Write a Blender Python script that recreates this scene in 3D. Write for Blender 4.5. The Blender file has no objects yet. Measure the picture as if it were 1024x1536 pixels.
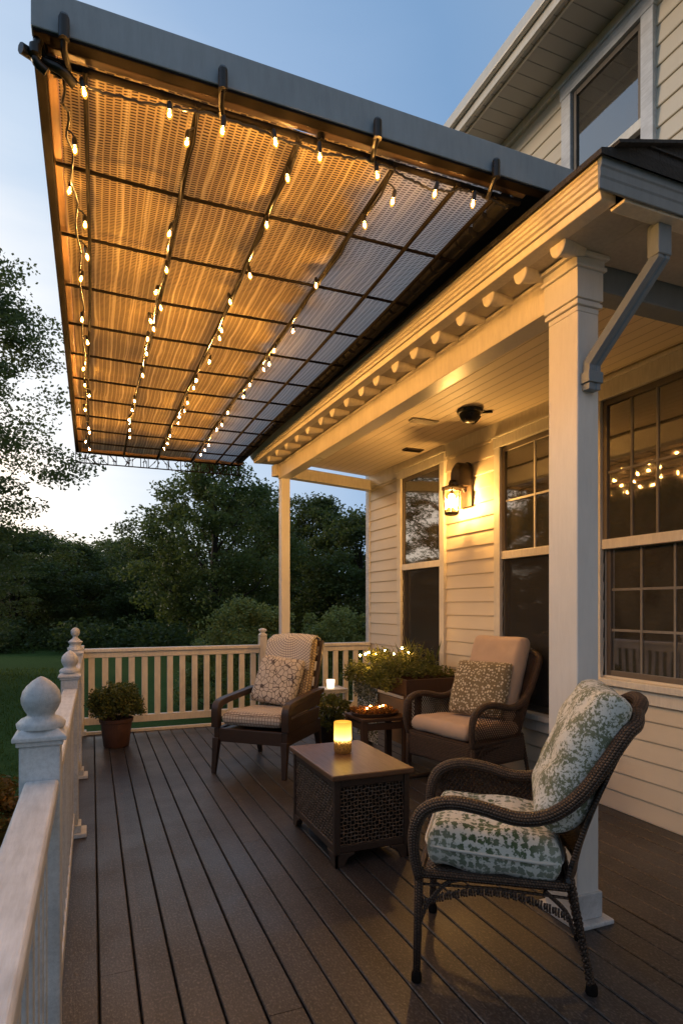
import bpy, math, random
import numpy as np
from mathutils import Vector, Matrix, noise

random.seed(7)
rng = np.random.default_rng(11)
scene = bpy.context.scene
COL = scene.collection
R = math.radians
PI = math.pi

# ------------------------------------------------------------------ helpers
def catmull(pts, n=6):
    P = [Vector(p) for p in pts]
    P = [P[0] * 2 - P[1]] + P + [P[-1] * 2 - P[-2]]
    out = []
    for i in range(1, len(P) - 2):
        for k in range(n):
            t = k / n
            a, b, c, d = P[i - 1], P[i], P[i + 1], P[i + 2]
            out.append(0.5 * ((2 * b) + (c - a) * t + (2 * a - 5 * b + 4 * c - d) * t * t + (3 * b - a - 3 * c + d) * t ** 3))
    out.append(P[-2].copy())
    return out


class MB:
    def __init__(self):
        self.v, self.f, self.uv = [], [], []

    def add(self, verts, faces, uvs=None):
        o = len(self.v)
        self.v += [tuple(p) for p in verts]
        for i, fc in enumerate(faces):
            self.f.append([o + k for k in fc])
            self.uv.append(uvs[i] if uvs else None)
        return self

    def box(self, x0, x1, y0, y1, z0, z1):
        v = [(x0, y0, z0), (x1, y0, z0), (x1, y1, z0), (x0, y1, z0), (x0, y0, z1), (x1, y0, z1), (x1, y1, z1), (x0, y1, z1)]
        return self.add(v, [(0, 3, 2, 1), (4, 5, 6, 7), (0, 1, 5, 4), (1, 2, 6, 5), (2, 3, 7, 6), (3, 0, 4, 7)])

    def beam(self, p0, p1, w, h, up=(0, 0, 1), w1=None, h1=None):
        p0, p1 = Vector(p0), Vector(p1)
        t = (p1 - p0).normalized()
        s = t.cross(Vector(up)).normalized()
        u = s.cross(t)
        w1 = w if w1 is None else w1
        h1 = h if h1 is None else h1
        v = []
        for p, a, b in ((p0, w, h), (p1, w1, h1)):
            for i, j in ((-1, -1), (1, -1), (1, 1), (-1, 1)):
                v.append(p + s * (a / 2 * i) + u * (b / 2 * j))
        return self.add(v, [(0, 1, 2, 3), (7, 6, 5, 4), (0, 4, 5, 1), (1, 5, 6, 2), (2, 6, 7, 3), (3, 7, 4, 0)])

    def tube(self, pts, r, n=8, squash=1.0, cap=True, up=None):
        P = [Vector(p) for p in pts]
        m = len(P)
        rr = r if isinstance(r, (list, tuple)) else [r] * m
        T = [(P[min(i + 1, m - 1)] - P[max(i - 1, 0)]).normalized() for i in range(m)]
        ref = Vector(up) if up else (Vector((0, 0, 1)) if abs(T[0].z) < .9 else Vector((1, 0, 0)))
        N = (ref - T[0] * ref.dot(T[0])).normalized()
        v, L = [], [0]
        for i in range(m):
            if i:
                N = (N - T[i] * N.dot(T[i])).normalized()
                L.append(L[-1] + (P[i] - P[i - 1]).length)
            B = T[i].cross(N)
            for k in range(n):
                a = 2 * PI * k / n
                v.append(P[i] + N * (math.cos(a) * rr[i]) + B * (math.sin(a) * rr[i] * squash))
        f, uv = [], []
        circ = 2 * PI * max(rr)
        for i in range(m - 1):
            for k in range(n):
                k2 = (k + 1) % n
                f.append((i * n + k, i * n + k2, (i + 1) * n + k2, (i + 1) * n + k))
                uv.append([(L[i], circ * k / n), (L[i], circ * (k + 1) / n), (L[i + 1], circ * (k + 1) / n), (L[i + 1], circ * k / n)])
        if cap:
            f.append(tuple(range(n - 1, -1, -1))); uv.append(None)
            f.append(tuple((m - 1) * n + k for k in range(n))); uv.append(None)
        return self.add(v, f, uv)

    def lathe(self, prof, c=(0, 0, 0), n=20, rx=1, ry=1, sides=None):
        v, f = [], []
        m = len(prof)
        off = PI / 4 if sides == 4 else 0
        n = sides or n
        for r, z in prof:
            for k in range(n):
                a = 2 * PI * k / n + off
                v.append((c[0] + math.cos(a) * r * rx, c[1] + math.sin(a) * r * ry, c[2] + z))
        for i in range(m - 1):
            for k in range(n):
                k2 = (k + 1) % n
                f.append((i * n + k, i * n + k2, (i + 1) * n + k2, (i + 1) * n + k))
        f.append(tuple(range(n - 1, -1, -1)))
        f.append(tuple((m - 1) * n + k for k in range(n)))
        return self.add(v, f)

    def loft(self, secs, cap=True, closed=True):
        n = len(secs[0])
        v, f = [], []
        for s in secs:
            v += list(s)
        for i in range(len(secs) - 1):
            for k in range(n if closed else n - 1):
                k2 = (k + 1) % n
                f.append((i * n + k, i * n + k2, (i + 1) * n + k2, (i + 1) * n + k))
        if cap and closed:
            f.append(tuple(range(n - 1, -1, -1)))
            f.append(tuple((len(secs) - 1) * n + k for k in range(n)))
        return self.add(v, f)

    def grid(self, fn, nu, nv):
        """fn(u,v) -> (point, (uvx, uvy))"""
        v, uvp, f, uv = [], [], [], []
        for i in range(nu + 1):
            for j in range(nv + 1):
                p, q = fn(i / nu, j / nv)
                v.append(p); uvp.append(q)
        for i in range(nu):
            for j in range(nv):
                a = i * (nv + 1) + j
                q = (a, a + nv + 1, a + nv + 2, a + 1)
                f.append(q); uv.append([uvp[k] for k in q])
        return self.add(v, f, uv)

    def xform(self, M):
        self.v = [tuple(M @ Vector(p)) for p in self.v]
        return self

    def build(self, name, mat, parent=None, bevel=0, smooth=None, solid=0, subsurf=0, world=False):
        me = bpy.data.meshes.new(name)
        me.from_pydata(self.v, [], self.f)
        if any(u is not None for u in self.uv):
            lay = me.uv_layers.new(name='UVMap')
            flat = []
            for fc, u in zip(self.f, self.uv):
                for k in range(len(fc)):
                    flat += list(u[k]) if u else [0.0, 0.0]
            lay.data.foreach_set('uv', flat)
        me.update()
        if smooth:
            me.shade_smooth()
            if smooth < 179:
                me.set_sharp_from_angle(angle=R(smooth))
        return link(name, me, mat, parent, bevel, solid, subsurf)


ROOTS = {}

def link(name, me, mat, parent=None, bevel=0, solid=0, subsurf=0):
    me.materials.append(M[mat] if isinstance(mat, str) else mat)
    o = bpy.data.objects.new(name, me)
    COL.objects.link(o)
    if parent is not None:
        o.parent = parent
        if parent.name in ROOTS:           # root whose parts are written in world coordinates
            o.location = -parent.location
    if solid:
        m = o.modifiers.new('Solid', 'SOLIDIFY'); m.thickness = solid; m.offset = 0
    if subsurf:
        m = o.modifiers.new('Sub', 'SUBSURF'); m.levels = subsurf; m.render_levels = subsurf
    if bevel:
        m = o.modifiers.new('Bevel', 'BEVEL'); m.width = bevel; m.segments = 2; m.limit_method = 'ANGLE'; m.angle_limit = R(40)
    return o


def tag(o, label=None, cat=None, group=None, kind=None):
    if label: o['label'] = label
    if cat: o['category'] = cat
    if group: o['group'] = group
    if kind: o['kind'] = kind
    return o


def thing(name, label, cat, loc=(0, 0, 0), rotz=0, group=None, world=False):
    o = bpy.data.objects.new(name, None)
    COL.objects.link(o)
    o.empty_display_size = .1
    o.location = loc
    o.rotation_euler = (0, 0, rotz)
    if world:
        ROOTS[o.name] = 1
    return tag(o, label, cat, group)


def copy_tree(o, parent=None):
    c = o.copy(); COL.objects.link(c)
    if parent is not None: c.parent = parent
    for ch in list(o.children):
        copy_tree(ch, c)
    return c

# ------------------------------------------------------------------ materials
M = {}

class G:
    def __init__(self, name):
        self.m = bpy.data.materials.new(name)
        self.m.use_nodes = True
        self.t = self.m.node_tree
        self.t.nodes.clear()
        self.out = self.t.nodes.new('ShaderNodeOutputMaterial')
        M[name] = self.m

    def n(self, typ, ins=None, **pr):
        nd = self.t.nodes.new('ShaderNode' + typ)
        for k, v in pr.items():
            setattr(nd, k, v)
        for k, v in (ins or {}).items():
            self.set(nd.inputs[k], v)
        return nd

    def set(self, sock, v):
        if isinstance(v, bpy.types.NodeSocket):
            self.t.links.new(v, sock)
        elif isinstance(v, (tuple, list)) and sock.type == 'RGBA' and len(v) == 3:
            sock.default_value = (*v, 1)
        else:
            sock.default_value = v

    def math(self, op, a, b=0.0, c=None):
        nd = self.n('Math', operation=op)
        self.set(nd.inputs[0], a); self.set(nd.inputs[1], b)
        if c is not None: self.set(nd.inputs[2], c)
        return nd.outputs[0]

    def mix(self, fac, a, b, blend='MIX'):
        nd = self.n('Mix', data_type='RGBA', blend_type=blend)
        self.set(nd.inputs[0], fac); self.set(nd.inputs[6], a); self.set(nd.inputs[7], b)
        return nd.outputs[2]

    def ramp(self, fac, stops, interp='LINEAR'):
        nd = self.n('ValToRGB')
        self.set(nd.inputs[0], fac)
        cr = nd.color_ramp
        cr.interpolation = interp
        while len(cr.elements) < len(stops): cr.elements.new(.5)
        for e, (p, c) in zip(cr.elements, stops):
            e.position = p
            e.color = (*c, 1) if isinstance(c, (tuple, list)) else (c, c, c, 1)
        return nd.outputs[0]

    def co(self, kind='Object', scale=(1, 1, 1)):
        t = self.n('TexCoord').outputs[kind]
        mp = self.n('Mapping', {'Vector': t})
        mp.inputs['Scale'].default_value = scale
        return mp.outputs[0]

    def xyz(self, v):
        s = self.n('SeparateXYZ', {0: v})
        return s.outputs

    def noise(self, v, scale, detail=3, rough=.5, out=0):
        return self.n('TexNoise', {'Vector': v, 'Scale': scale, 'Detail': detail, 'Roughness': rough}).outputs[out]

    def bump(self, h, strength=.3, dist=.01, normal=None):
        ins = {'Height': h, 'Strength': strength, 'Distance': dist}
        if normal is not None: ins['Normal'] = normal
        return self.n('Bump', ins).outputs[0]

    def pr(self, color, rough=.5, normal=None, **kw):
        ins = {'Base Color': color, 'Roughness': rough}
        if normal is not None: ins['Normal'] = normal
        ins.update({k.replace('_', ' '): v for k, v in kw.items()})
        p = self.n('BsdfPrincipled', ins)
        self.t.links.new(p.outputs[0], self.out.inputs[0])
        return p

    def surf(self, s):
        self.t.links.new(s, self.out.inputs[0])


def paint(name, col, rough=.45, dirt=.12, sc=3.0, grain=True, grain_scale=(6, 6, 1), bump=.12):
    g = G(name)
    co = g.co('Object')
    n1 = g.noise(co, sc, 5, .6)
    dirtf = g.ramp(n1, [(.35, 1.0), (.75, 1.0 - dirt)])
    c = g.mix(1.0, col, dirtf, 'MULTIPLY')
    n2 = g.noise(g.co('Object', grain_scale), 40, 3)
    st = g.noise(g.co('Object', tuple(k * .12 for k in grain_scale)), 60, 4, .7)
    c = g.mix(1.0, c, g.ramp(st, [(.40, 1.0), (.68, 1.0 - dirt * .6)]), 'MULTIPLY')
    r = g.math('ADD', g.math('MULTIPLY', n1, .25), rough - .12)
    g.pr(c, r, g.bump(n2, bump, .004))

paint('white_paint', (.70, .72, .745), .45, .34, 5.0, grain_scale=(10, 1, 10), bump=.3)
paint('house_white', (.82, .77, .67), .42, .22)
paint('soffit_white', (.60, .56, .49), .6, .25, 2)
paint('column_white', (.74, .73, .71), .4, .10, 2)
paint('gutter_paint', (.70, .66, .58), .32, .12, 4, bump=.03)
paint('blue_paint_and_shade', (.20, .25, .30), .4, .2, 2, bump=.05)  # on the end gutter this blue stands for shade on white
paint('dark_metal', (.010, .008, .007), .85, .3, 30, bump=.1)
M['dark_metal'].node_tree.nodes['Principled BSDF'].inputs['Specular IOR Level'].default_value = .12
paint('beam_paint', (.34, .39, .44), .45, .18, 2.5, bump=.06)
paint('bronze_metal', (.035, .022, .014), .4, .4, 30, bump=.1)
paint('black_plastic', (.008, .008, .008), .3, .2, 20, bump=.02)
paint('tan_wood', (.36, .21, .095), .55, .35, 4, grain_scale=(20, 1, 20))
paint('deck_edge_wood', (.28, .19, .12), .6, .4, 5, grain_scale=(20, 1, 20))
paint('terracotta', (.13, .062, .042), .6, .35, 9)
paint('sash_dark', (.16, .13, .10), .5, .2, 5)
paint('room_dark', (.05, .045, .04), .9, .2, 2)
paint('curtain', (.26, .24, .21), .9, .3, 4)
paint('blind_slat', (.30, .25, .20), .6, .2, 4)
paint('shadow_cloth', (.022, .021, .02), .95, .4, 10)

# lapped vinyl siding: warm cream, faint vertical streaks
g = G('siding')
co = g.co('Object')
n1 = g.noise(g.co('Object', (1, .35, 5)), 3, 5, .65)
n2 = g.noise(co, 1.1, 3)
c = g.mix(n1, (.78, .69, .54), (.68, .59, .45))
c = g.mix(g.ramp(n2, [(.4, 0.0), (.8, .35)]), c, (.48, .41, .31))
gr = g.noise(g.co('Object', (10, 1.2, 26)), 22, 4, .6)
g.pr(c, .5, g.bump(gr, .16, .004))

# deck boards: grey-brown composite, streaked along Y, every board a little different
g = G('deck_boards')
co = g.co('Object')
x = g.xyz(co)[0]
idx = g.math('FLOOR', g.math('DIVIDE', g.math('ADD', x, 5.0), .137))
wn = g.n('TexWhiteNoise', {'W': idx}, noise_dimensions='1D').outputs[0]
dark = g.math('ADD', g.math('MULTIPLY', wn, .5), .62)
streak = g.noise(g.co('Object', (60, 2.2, 1)), 2.0, 6, .7)
blot = g.noise(co, 2.2, 5, .6)
fine = g.noise(g.co('Object', (60, 9, 1)), 2.2, 5, .75)
grit = g.noise(g.co('Object', (1, .55, 1)), 120, 3, .65)
c = g.mix(g.ramp(streak, [(.32, 0.0), (.68, 1.0)]), (.092, .074, .066), (.032, .027, .025))
c = g.mix(g.math('MULTIPLY', wn, .5), c, (.072, .056, .049))
c = g.mix(g.ramp(blot, [(.42, 0.0), (.66, .7)]), c, (.034, .028, .026))
c = g.mix(g.ramp(fine, [(.5, 0.0), (.72, .6)]), c, (.14, .115, .105))
c = g.mix(1.0, c, g.math('MULTIPLY', dark, .66), 'MULTIPLY')
c = g.mix(1.0, c, (.80, .90, 1.04), 'MULTIPLY')
c = g.mix(g.ramp(grit, [(.5, 0.0), (.72, .6)]), c, (.2, .175, .16))
rg = g.math('ADD', g.math('MULTIPLY', blot, .45), .17)
h = g.math('ADD', g.math('MULTIPLY', fine, .5), g.math('MULTIPLY', grit, .5))
g.pr(c, rg, g.bump(h, .5, .004))

def wood(name, c1, c2, rough=.5, sc=(2, 30, 30)):
    g = G(name)
    n1 = g.noise(g.co('Object', sc), 2.0, 6, .65)
    n2 = g.noise(g.co('Object'), 3.5, 4)
    c = g.mix(n1, c1, c2)
    c = g.mix(g.ramp(n2, [(.45, 0.0), (.8, .5)]), c, tuple(k * .55 for k in c2))
    g.pr(c, g.math('ADD', g.math('MULTIPLY', n1, .2), rough - .1), g.bump(n1, .2, .003))

wood('dark_wood', (.055, .034, .024), (.03, .018, .013), .42)
wood('table_wood', (.16, .085, .045), (.09, .045, .024), .34, (30, 2.5, 30))
wood('stand_wood', (.09, .045, .022), (.05, .024, .012), .55, (30, 30, 2))
wood('light_wood', (.40, .25, .13), (.28, .16, .08), .55, (2, 30, 30))
wood('bark', (.035, .026, .02), (.016, .012, .009), .9, (14, 14, 2))

# woven cane / wicker driven by the tubes' own UVs (metres)
def wicker(name, c1, c2, su=90, sv=75, strength=.9, rough=.45):
    g = G(name)
    uv = g.n('TexCoord').outputs['UV']
    u, v, _ = g.xyz(uv)
    nz = g.noise(g.co('Object'), 60, 3)
    sv_ = g.math('MULTIPLY', v, sv)
    row = g.math('FLOOR', sv_)
    us = g.math('ADD', g.math('ADD', g.math('MULTIPLY', u, su), g.math('MULTIPLY', row, .5)), g.math('MULTIPLY', nz, .35))
    hu = g.math('SINE', g.math('MULTIPLY', g.math('FRACT', us), PI))
    hv = g.math('SINE', g.math('MULTIPLY', g.math('FRACT', sv_), PI))
    h = g.math('POWER', g.math('MULTIPLY', hu, hv), .6)
    wn = g.n('TexWhiteNoise', {'Vector': g.n('CombineXYZ', {0: g.math('FLOOR', us), 1: row}).outputs[0]}).outputs[0]
    c = g.mix(wn, c1, c2)
    c = g.mix(g.ramp(h, [(.15, 1.0), (.6, 0.0)]), c, tuple(k * .12 for k in c2))
    g.pr(c, rough, g.bump(h, strength, .006))

wicker('wicker_brown', (.105, .060, .036), (.052, .030, .019))
wicker('wicker_coarse', (.095, .058, .04), (.05, .03, .021), 55, 55)
wicker('rattan_tan', (.60, .47, .29), (.45, .33, .19), 38, 42)
wicker('wicker_panel', (.075, .046, .032), (.04, .025, .018), 45, 60)

# knitted shade cloth overhead
g = G('woven_shade')
co = g.co('Object')
warp = g.noise(g.co('Object', (4, .9, 1)), 2.0, 2)
warp2 = g.noise(g.co('Object', (2, 3, 1)), 1.5, 2)
x, y, z = g.xyz(co)
xs = g.math('ADD', g.math('MULTIPLY', x, 36.0), g.math('MULTIPLY', warp, .9))
cell = g.math('FLOOR', xs)
fx = g.math('FRACT', xs)
ys = g.math('ADD', g.math('ADD', g.math('MULTIPLY', y, 74.0), g.math('MULTIPLY', cell, .37)), g.math('MULTIPLY', warp2, 2.5))
fy = g.math('FRACT', ys)
hx = g.math('SINE', g.math('MULTIPLY', fx, PI))
hy = g.math('SINE', g.math('MULTIPLY', fy, PI))
hole = g.math('MULTIPLY', g.ramp(hx, [(.2, 0.0), (.5, 1.0)]), g.ramp(hy, [(.5, 1.0), (.85, 0.0)]))
seam = g.ramp(g.math('ABSOLUTE', g.math('SUBTRACT', g.math('FRACT', g.math('ADD', g.math('MULTIPLY', x, 9.5), g.math('MULTIPLY', warp, .7))), .5)), [(.0, 1.0), (.09, .0)])
wn = g.n('TexWhiteNoise', {'W': cell}, noise_dimensions='1D').outputs[0]
c = g.mix(wn, (.40, .315, .135), (.31, .24, .10))
blotch = g.noise(co, 5.0, 4, .6)
c = g.mix(g.ramp(blotch, [(.42, 0.0), (.72, .4)]), c, (.22, .15, .065))
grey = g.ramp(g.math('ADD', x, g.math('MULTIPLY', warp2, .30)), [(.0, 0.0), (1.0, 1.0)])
grey = g.n('MapRange', {0: g.math('ADD', x, g.math('MULTIPLY', warp2, .35)), 1: 1.20, 2: 1.42}).outputs[0]  # blue-grey sky glow away from the bulbs, painted into the cloth colour
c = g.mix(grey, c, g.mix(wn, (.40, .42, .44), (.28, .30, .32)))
c = g.mix(g.math('MULTIPLY', hole, .97), c, (.03, .018, .008))
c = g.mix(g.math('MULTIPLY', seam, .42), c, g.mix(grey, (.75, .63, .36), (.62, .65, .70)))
hgt = g.math('ADD', g.math('MULTIPLY', hx, .22), g.math('SUBTRACT', hy, hole))
nb = g.bump(hgt, .35, .006)
d = g.n('BsdfDiffuse', {'Color': c, 'Normal': nb}).outputs[0]
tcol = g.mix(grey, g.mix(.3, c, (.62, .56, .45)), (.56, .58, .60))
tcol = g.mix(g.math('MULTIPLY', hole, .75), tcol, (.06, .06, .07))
tr = g.n('BsdfTranslucent', {'Color': tcol}).outputs[0]
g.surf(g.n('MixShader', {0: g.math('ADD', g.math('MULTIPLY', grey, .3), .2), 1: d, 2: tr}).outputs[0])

def leafmat(name, c1, c2, c3, trans=.35, rough=.55, nscale=.35, spec=.25):
    g = G(name)
    rnd = g.n('NewGeometry').outputs['Random Per Island']
    n1 = g.noise(g.co('Object'), nscale, 3)
    c = g.mix(rnd, c1, c2)
    c = g.mix(g.ramp(n1, [(.42, 0.0), (.62, 1.0)]), c, g.mix(rnd, c3, c2))
    p = g.n('BsdfPrincipled', {'Base Color': c, 'Roughness': rough, 'Specular IOR Level': spec}).outputs[0]
    t = g.n('BsdfTranslucent', {'Color': g.mix(.5, c, (.20, .24, .04))}).outputs[0]
    g.surf(g.n('MixShader', {0: trans, 1: p, 2: t}).outputs[0])

leafmat('leaves_dark', (.066, .10, .038), (.038, .064, .024), (.10, .135, .045))
leafmat('leaves_mid', (.09, .135, .046), (.05, .082, .03), (.14, .18, .055))
leafmat('leaves_airy', (.085, .12, .05), (.05, .08, .033), (.12, .145, .055), .4)
leafmat('leaves_bush', (.21, .27, .09), (.12, .165, .055), (.30, .34, .11), .35, .5, 1.2)
leafmat('leaves_pot', (.11, .13, .036), (.055, .075, .02), (.19, .19, .055), .3, .5, 9)
leafmat('leaves_planter', (.17, .19, .05), (.08, .10, .028), (.28, .26, .08), .3, .5, 6)
leafmat('leaves_trail', (.50, .53, .46), (.10, .12, .07), (.68, .68, .62), .3, .35, 14)
leafmat('leaves_warm_lit', (.24, .13, .03), (.12, .07, .018), (.32, .18, .04), .35, .5, 3)  # warm orange light on the shrubs, painted into the leaf colour
leafmat('moss_orange', (.42, .15, .03), (.20, .07, .015), (.5, .22, .05), .25, .6, 8)
leafmat('grass_blades', (.068, .125, .034), (.045, .088, .024), (.09, .145, .04), .3, .9, .5, .03)

g = G('lawn')
co = g.co('Object')
n1 = g.noise(co, .35, 5, .6); n2 = g.noise(co, 14, 5, .7)
c = g.mix(n1, (.05, .09, .026), (.072, .12, .034))
c = g.mix(g.ramp(n2, [(.4, 0.0), (.7, .6)]), c, (.02, .04, .01))
g.pr(c, .95, g.bump(n2, .8, .05), Specular_IOR_Level=.03)

g = G('shingles')
co = g.co('Object')
br = g.n('TexBrick', {'Vector': co, 'Color1': (.035, .036, .04, 1), 'Color2': (.02, .021, .024, 1), 'Mortar': (.008, .008, .008, 1), 'Scale': 4.0, 'Mortar Size': .015})
n2 = g.noise(co, 90, 3)
c = g.mix(g.math('MULTIPLY', n2, .5), br.outputs[0], (.06, .06, .065))
g.pr(c, .85, g.bump(n2, .5, .01))

def ceiling_mat(name, axis, pitch, col):
    g = G(name)
    co = g.co('Object')
    x = g.xyz(co)[axis]
    f = g.math('ABSOLUTE', g.math('SUBTRACT', g.math('FRACT', g.math('DIVIDE', x, pitch)), .5))
    gro = g.ramp(f, [(.0, 0.0), (.05, 1.0)])
    n1 = g.noise(co, 2.5, 4)
    c = g.mix(g.ramp(n1, [(.4, 0.0), (.8, .3)]), col, tuple(k * .75 for k in col))
    c = g.mix(gro, tuple(k * .45 for k in col), c)
    g.pr(c, .55, g.bump(gro, .8, .006))

ceiling_mat('beadboard', 0, .095, (.72, .62, .47))
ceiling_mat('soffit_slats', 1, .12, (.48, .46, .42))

# glass: dark room shows through, sky and trees mirror on it
g = G('window_glass')
fr = g.n('Fresnel', {'IOR': 1.6}).outputs[0]
wob = g.bump(g.noise(g.co('Object'), 2.2, 2), .04, .02)
gl = g.n('BsdfGlossy', {'Color': (.93, .95, .97), 'Roughness': .03, 'Normal': wob}).outputs[0]
tp = g.n('BsdfTransparent', {'Color': (.72, .72, .70)}).outputs[0]
mm = g.n('MixShader', {0: g.math('ADD', g.math('MULTIPLY', fr, 1.25), .16), 1: tp, 2: gl}).outputs[0]
du = g.n('BsdfDiffuse', {'Color': (.42, .37, .30)}).outputs[0]
sm = g.noise(g.co('Object', (1, 1, .5)), 5, 5, .6)
g.surf(g.n('MixShader', {0: g.ramp(sm, [(.3, .05), (.75, .14)]), 1: mm, 2: du}).outputs[0])

g = G('insect_screen')
d = g.n('BsdfDiffuse', {'Color': (.05, .05, .052)}).outputs[0]
tp = g.n('BsdfTransparent', {'Color': (1, 1, 1)}).outputs[0]
g.surf(g.n('MixShader', {0: .42, 1: tp, 2: d}).outputs[0])

g = G('clear_glass')
gl = g.n('BsdfGlossy', {'Color': (1, 1, 1), 'Roughness': .03}).outputs[0]
tp = g.n('BsdfTransparent', {'Color': (1, .93, .82)}).outputs[0]
g.surf(g.n('MixShader', {0: .1, 1: tp, 2: gl}).outputs[0])

def emit(name, col, s):
    g = G(name)
    g.surf(g.n('Emission', {'Color': col, 'Strength': s}).outputs[0])

emit('bulb_glow', (1.0, .47, .11), 3500.0)
g = G('bulb_glass')
em = g.n('Emission', {'Color': (1.0, .43, .05), 'Strength': 2.4}).outputs[0]
tp = g.n('BsdfTransparent', {'Color': (1, .96, .9)}).outputs[0]
g.surf(g.n('MixShader', {0: .42, 1: tp, 2: em}).outputs[0])
M['bulb_glass'].cycles.emission_sampling = 'NONE'
emit('sconce_glow', (1.0, .54, .155), 900.0)
emit('fairy_glow', (1.0, .50, .13), 240.0)
emit('votive_glow', (1.0, .72, .45), 3.0)

# candle jar: glowing wax, brightest round the flame, etched lower third
g = G('candle_glow')
co = g.co('Object')
z = g.xyz(co)[2]
t = g.math('DIVIDE', z, .22)
c = g.ramp(t, [(.0, (.25, .09, .02)), (.3, (.55, .22, .03)), (.45, (1, .62, .16)), (.68, (1, .55, .10)), (1, (.95, .36, .03))])
s = g.ramp(t, [(.0, .02), (.28, .06), (.42, 1.0), (.62, .5), (1, .20)])
vo = g.n('TexVoronoi', {'Vector': g.co('Object', (1, 1, .6)), 'Scale': 75.0}, feature='DISTANCE_TO_EDGE').outputs[0]
low = g.math('MULTIPLY', g.math('LESS_THAN', t, .40), g.ramp(vo, [(.05, 0.0), (.12, .9)]))
s2 = g.math('MULTIPLY', g.math('MULTIPLY', s, g.math('SUBTRACT', 1.0, low)), 5.5)
e = g.n('Emission', {'Color': c, 'Strength': g.math('ADD', s2, .14)}).outputs[0]
gl = g.n('BsdfGlossy', {'Color': (1, 1, 1), 'Roughness': .08}).outputs[0]
g.surf(g.n('MixShader', {0: .06, 1: e, 2: gl}).outputs[0])

# fabrics
def fabric_base(g, c, rough=.9, sc=420):
    co = g.co('Object')
    n = g.noise(co, sc, 2)
    w = g.noise(co, 9, 4)
    h = g.math('ADD', g.math('MULTIPLY', n, .25), w)
    g.pr(c, rough, g.bump(h, .35, .012), Sheen_Weight=.15)

g = G('fabric_peach')
n = g.noise(g.co('Object'), 14, 4)
fabric_base(g, g.mix(n, (.60, .44, .32), (.52, .38, .27)))

g = G('fabric_cream')
fabric_base(g, (.60, .57, .50))

g = G('fabric_green_rosette')
co = g.co('Object')
dis = g.n('TexNoise', {'Vector': co, 'Scale': 70.0, 'Detail': 4.0}).outputs[1]
v = g.n('VectorMath', {0: co, 1: g.n('VectorMath', {0: dis, 'Scale': .042}, operation='SCALE').outputs[0]}, operation='ADD').outputs[0]
vo = g.n('TexVoronoi', {'Vector': v, 'Scale': 31.0, 'Randomness': .35}).outputs[0]
n1 = g.noise(co, 70, 4, .7)
m_ = g.ramp(g.math('ADD', g.math('MULTIPLY', vo, 1.0), g.math('MULTIPLY', n1, .35)), [(.60, 1.0), (.70, 0.0)])
gc = g.mix(g.noise(co, 22, 2), (.03, .06, .025), (.10, .15, .06))
n3 = g.noise(co, 5, 2)
m2 = g.math('MULTIPLY', m_, g.ramp(n3, [(.3, .55), (.6, 1.0)]))
fabric_base(g, g.mix(m2, (.66, .64, .56), gc))

g = G('fabric_green_moss')
co = g.co('Object')
n1 = g.noise(co, 85, 4, .7); n2 = g.noise(co, 10, 4, .6)
m_ = g.ramp(g.math('ADD', g.math('MULTIPLY', n1, .65), g.math('MULTIPLY', n2, .5)), [(.555, 0.0), (.595, .95)])
gc = g.mix(g.noise(co, 26, 2), (.07, .10, .05), (.22, .22, .11))
fabric_base(g, g.mix(m_, (.66, .65, .58), gc))

g = G('fabric_leaf_print')
co = g.co('Object')
n1 = g.noise(co, 60, 4, .7)
vo = g.n('TexVoronoi', {'Vector': co, 'Scale': 46.0, 'Randomness': .8}).outputs
m_ = g.ramp(g.math('ADD', vo[0], g.math('MULTIPLY', n1, .5)), [(.56, 0.0), (.68, 1.0)])
c = g.mix(m_, (.74, .67, .50), (.21, .165, .09))
fabric_base(g, g.mix(g.ramp(g.noise(co, 9, 2), [(.4, 0.0), (.7, .35)]), c, (.3, .24, .14)))

g = G('fabric_pale_leaf')
co = g.co('Object')
n1 = g.noise(co, 42, 5, .75)
vo = g.n('TexVoronoi', {'Vector': co, 'Scale': 60.0, 'Randomness': 1.0}).outputs[0]
m_ = g.ramp(g.math('ADD', vo, g.math('MULTIPLY', n1, .9)), [(.78, 0.0), (.90, 1.0)])
fabric_base(g, g.mix(m_, (.92, .93, .90), (.07, .085, .045)))

g = G('fabric_crackle')
co = g.co('Object')
dis = g.n('TexNoise', {'Vector': co, 'Scale': 10.0}).outputs[1]
v = g.n('VectorMath', {0: co, 1: g.n('VectorMath', {0: dis, 'Scale': .03}, operation='SCALE').outputs[0]}, operation='ADD').outputs[0]
vo = g.n('TexVoronoi', {'Vector': v, 'Scale': 21.0}, feature='DISTANCE_TO_EDGE').outputs[0]
m_ = g.ramp(vo, [(.03, 0.0), (.07, 1.0)])
fabric_base(g, g.mix(m_, (.09, .07, .06), (.62, .56, .47)))

g = G('fabric_check')
co = g.co('Object')
nz = g.math('MULTIPLY', g.noise(co, 12, 2), .5)
xyz = g.xyz(co)
ln = None
for i, k in ((0, 36.0), (1, 36.0), (2, 36.0)):
    f = g.math('LESS_THAN', g.math('FRACT', g.math('ADD', g.math('MULTIPLY', xyz[i], k), nz)), .2)
    ln = f if ln is None else g.math('MAXIMUM', ln, f)
fabric_base(g, g.mix(g.math('MULTIPLY', ln, .8), (.60, .53, .44), (.16, .11, .08)))

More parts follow.
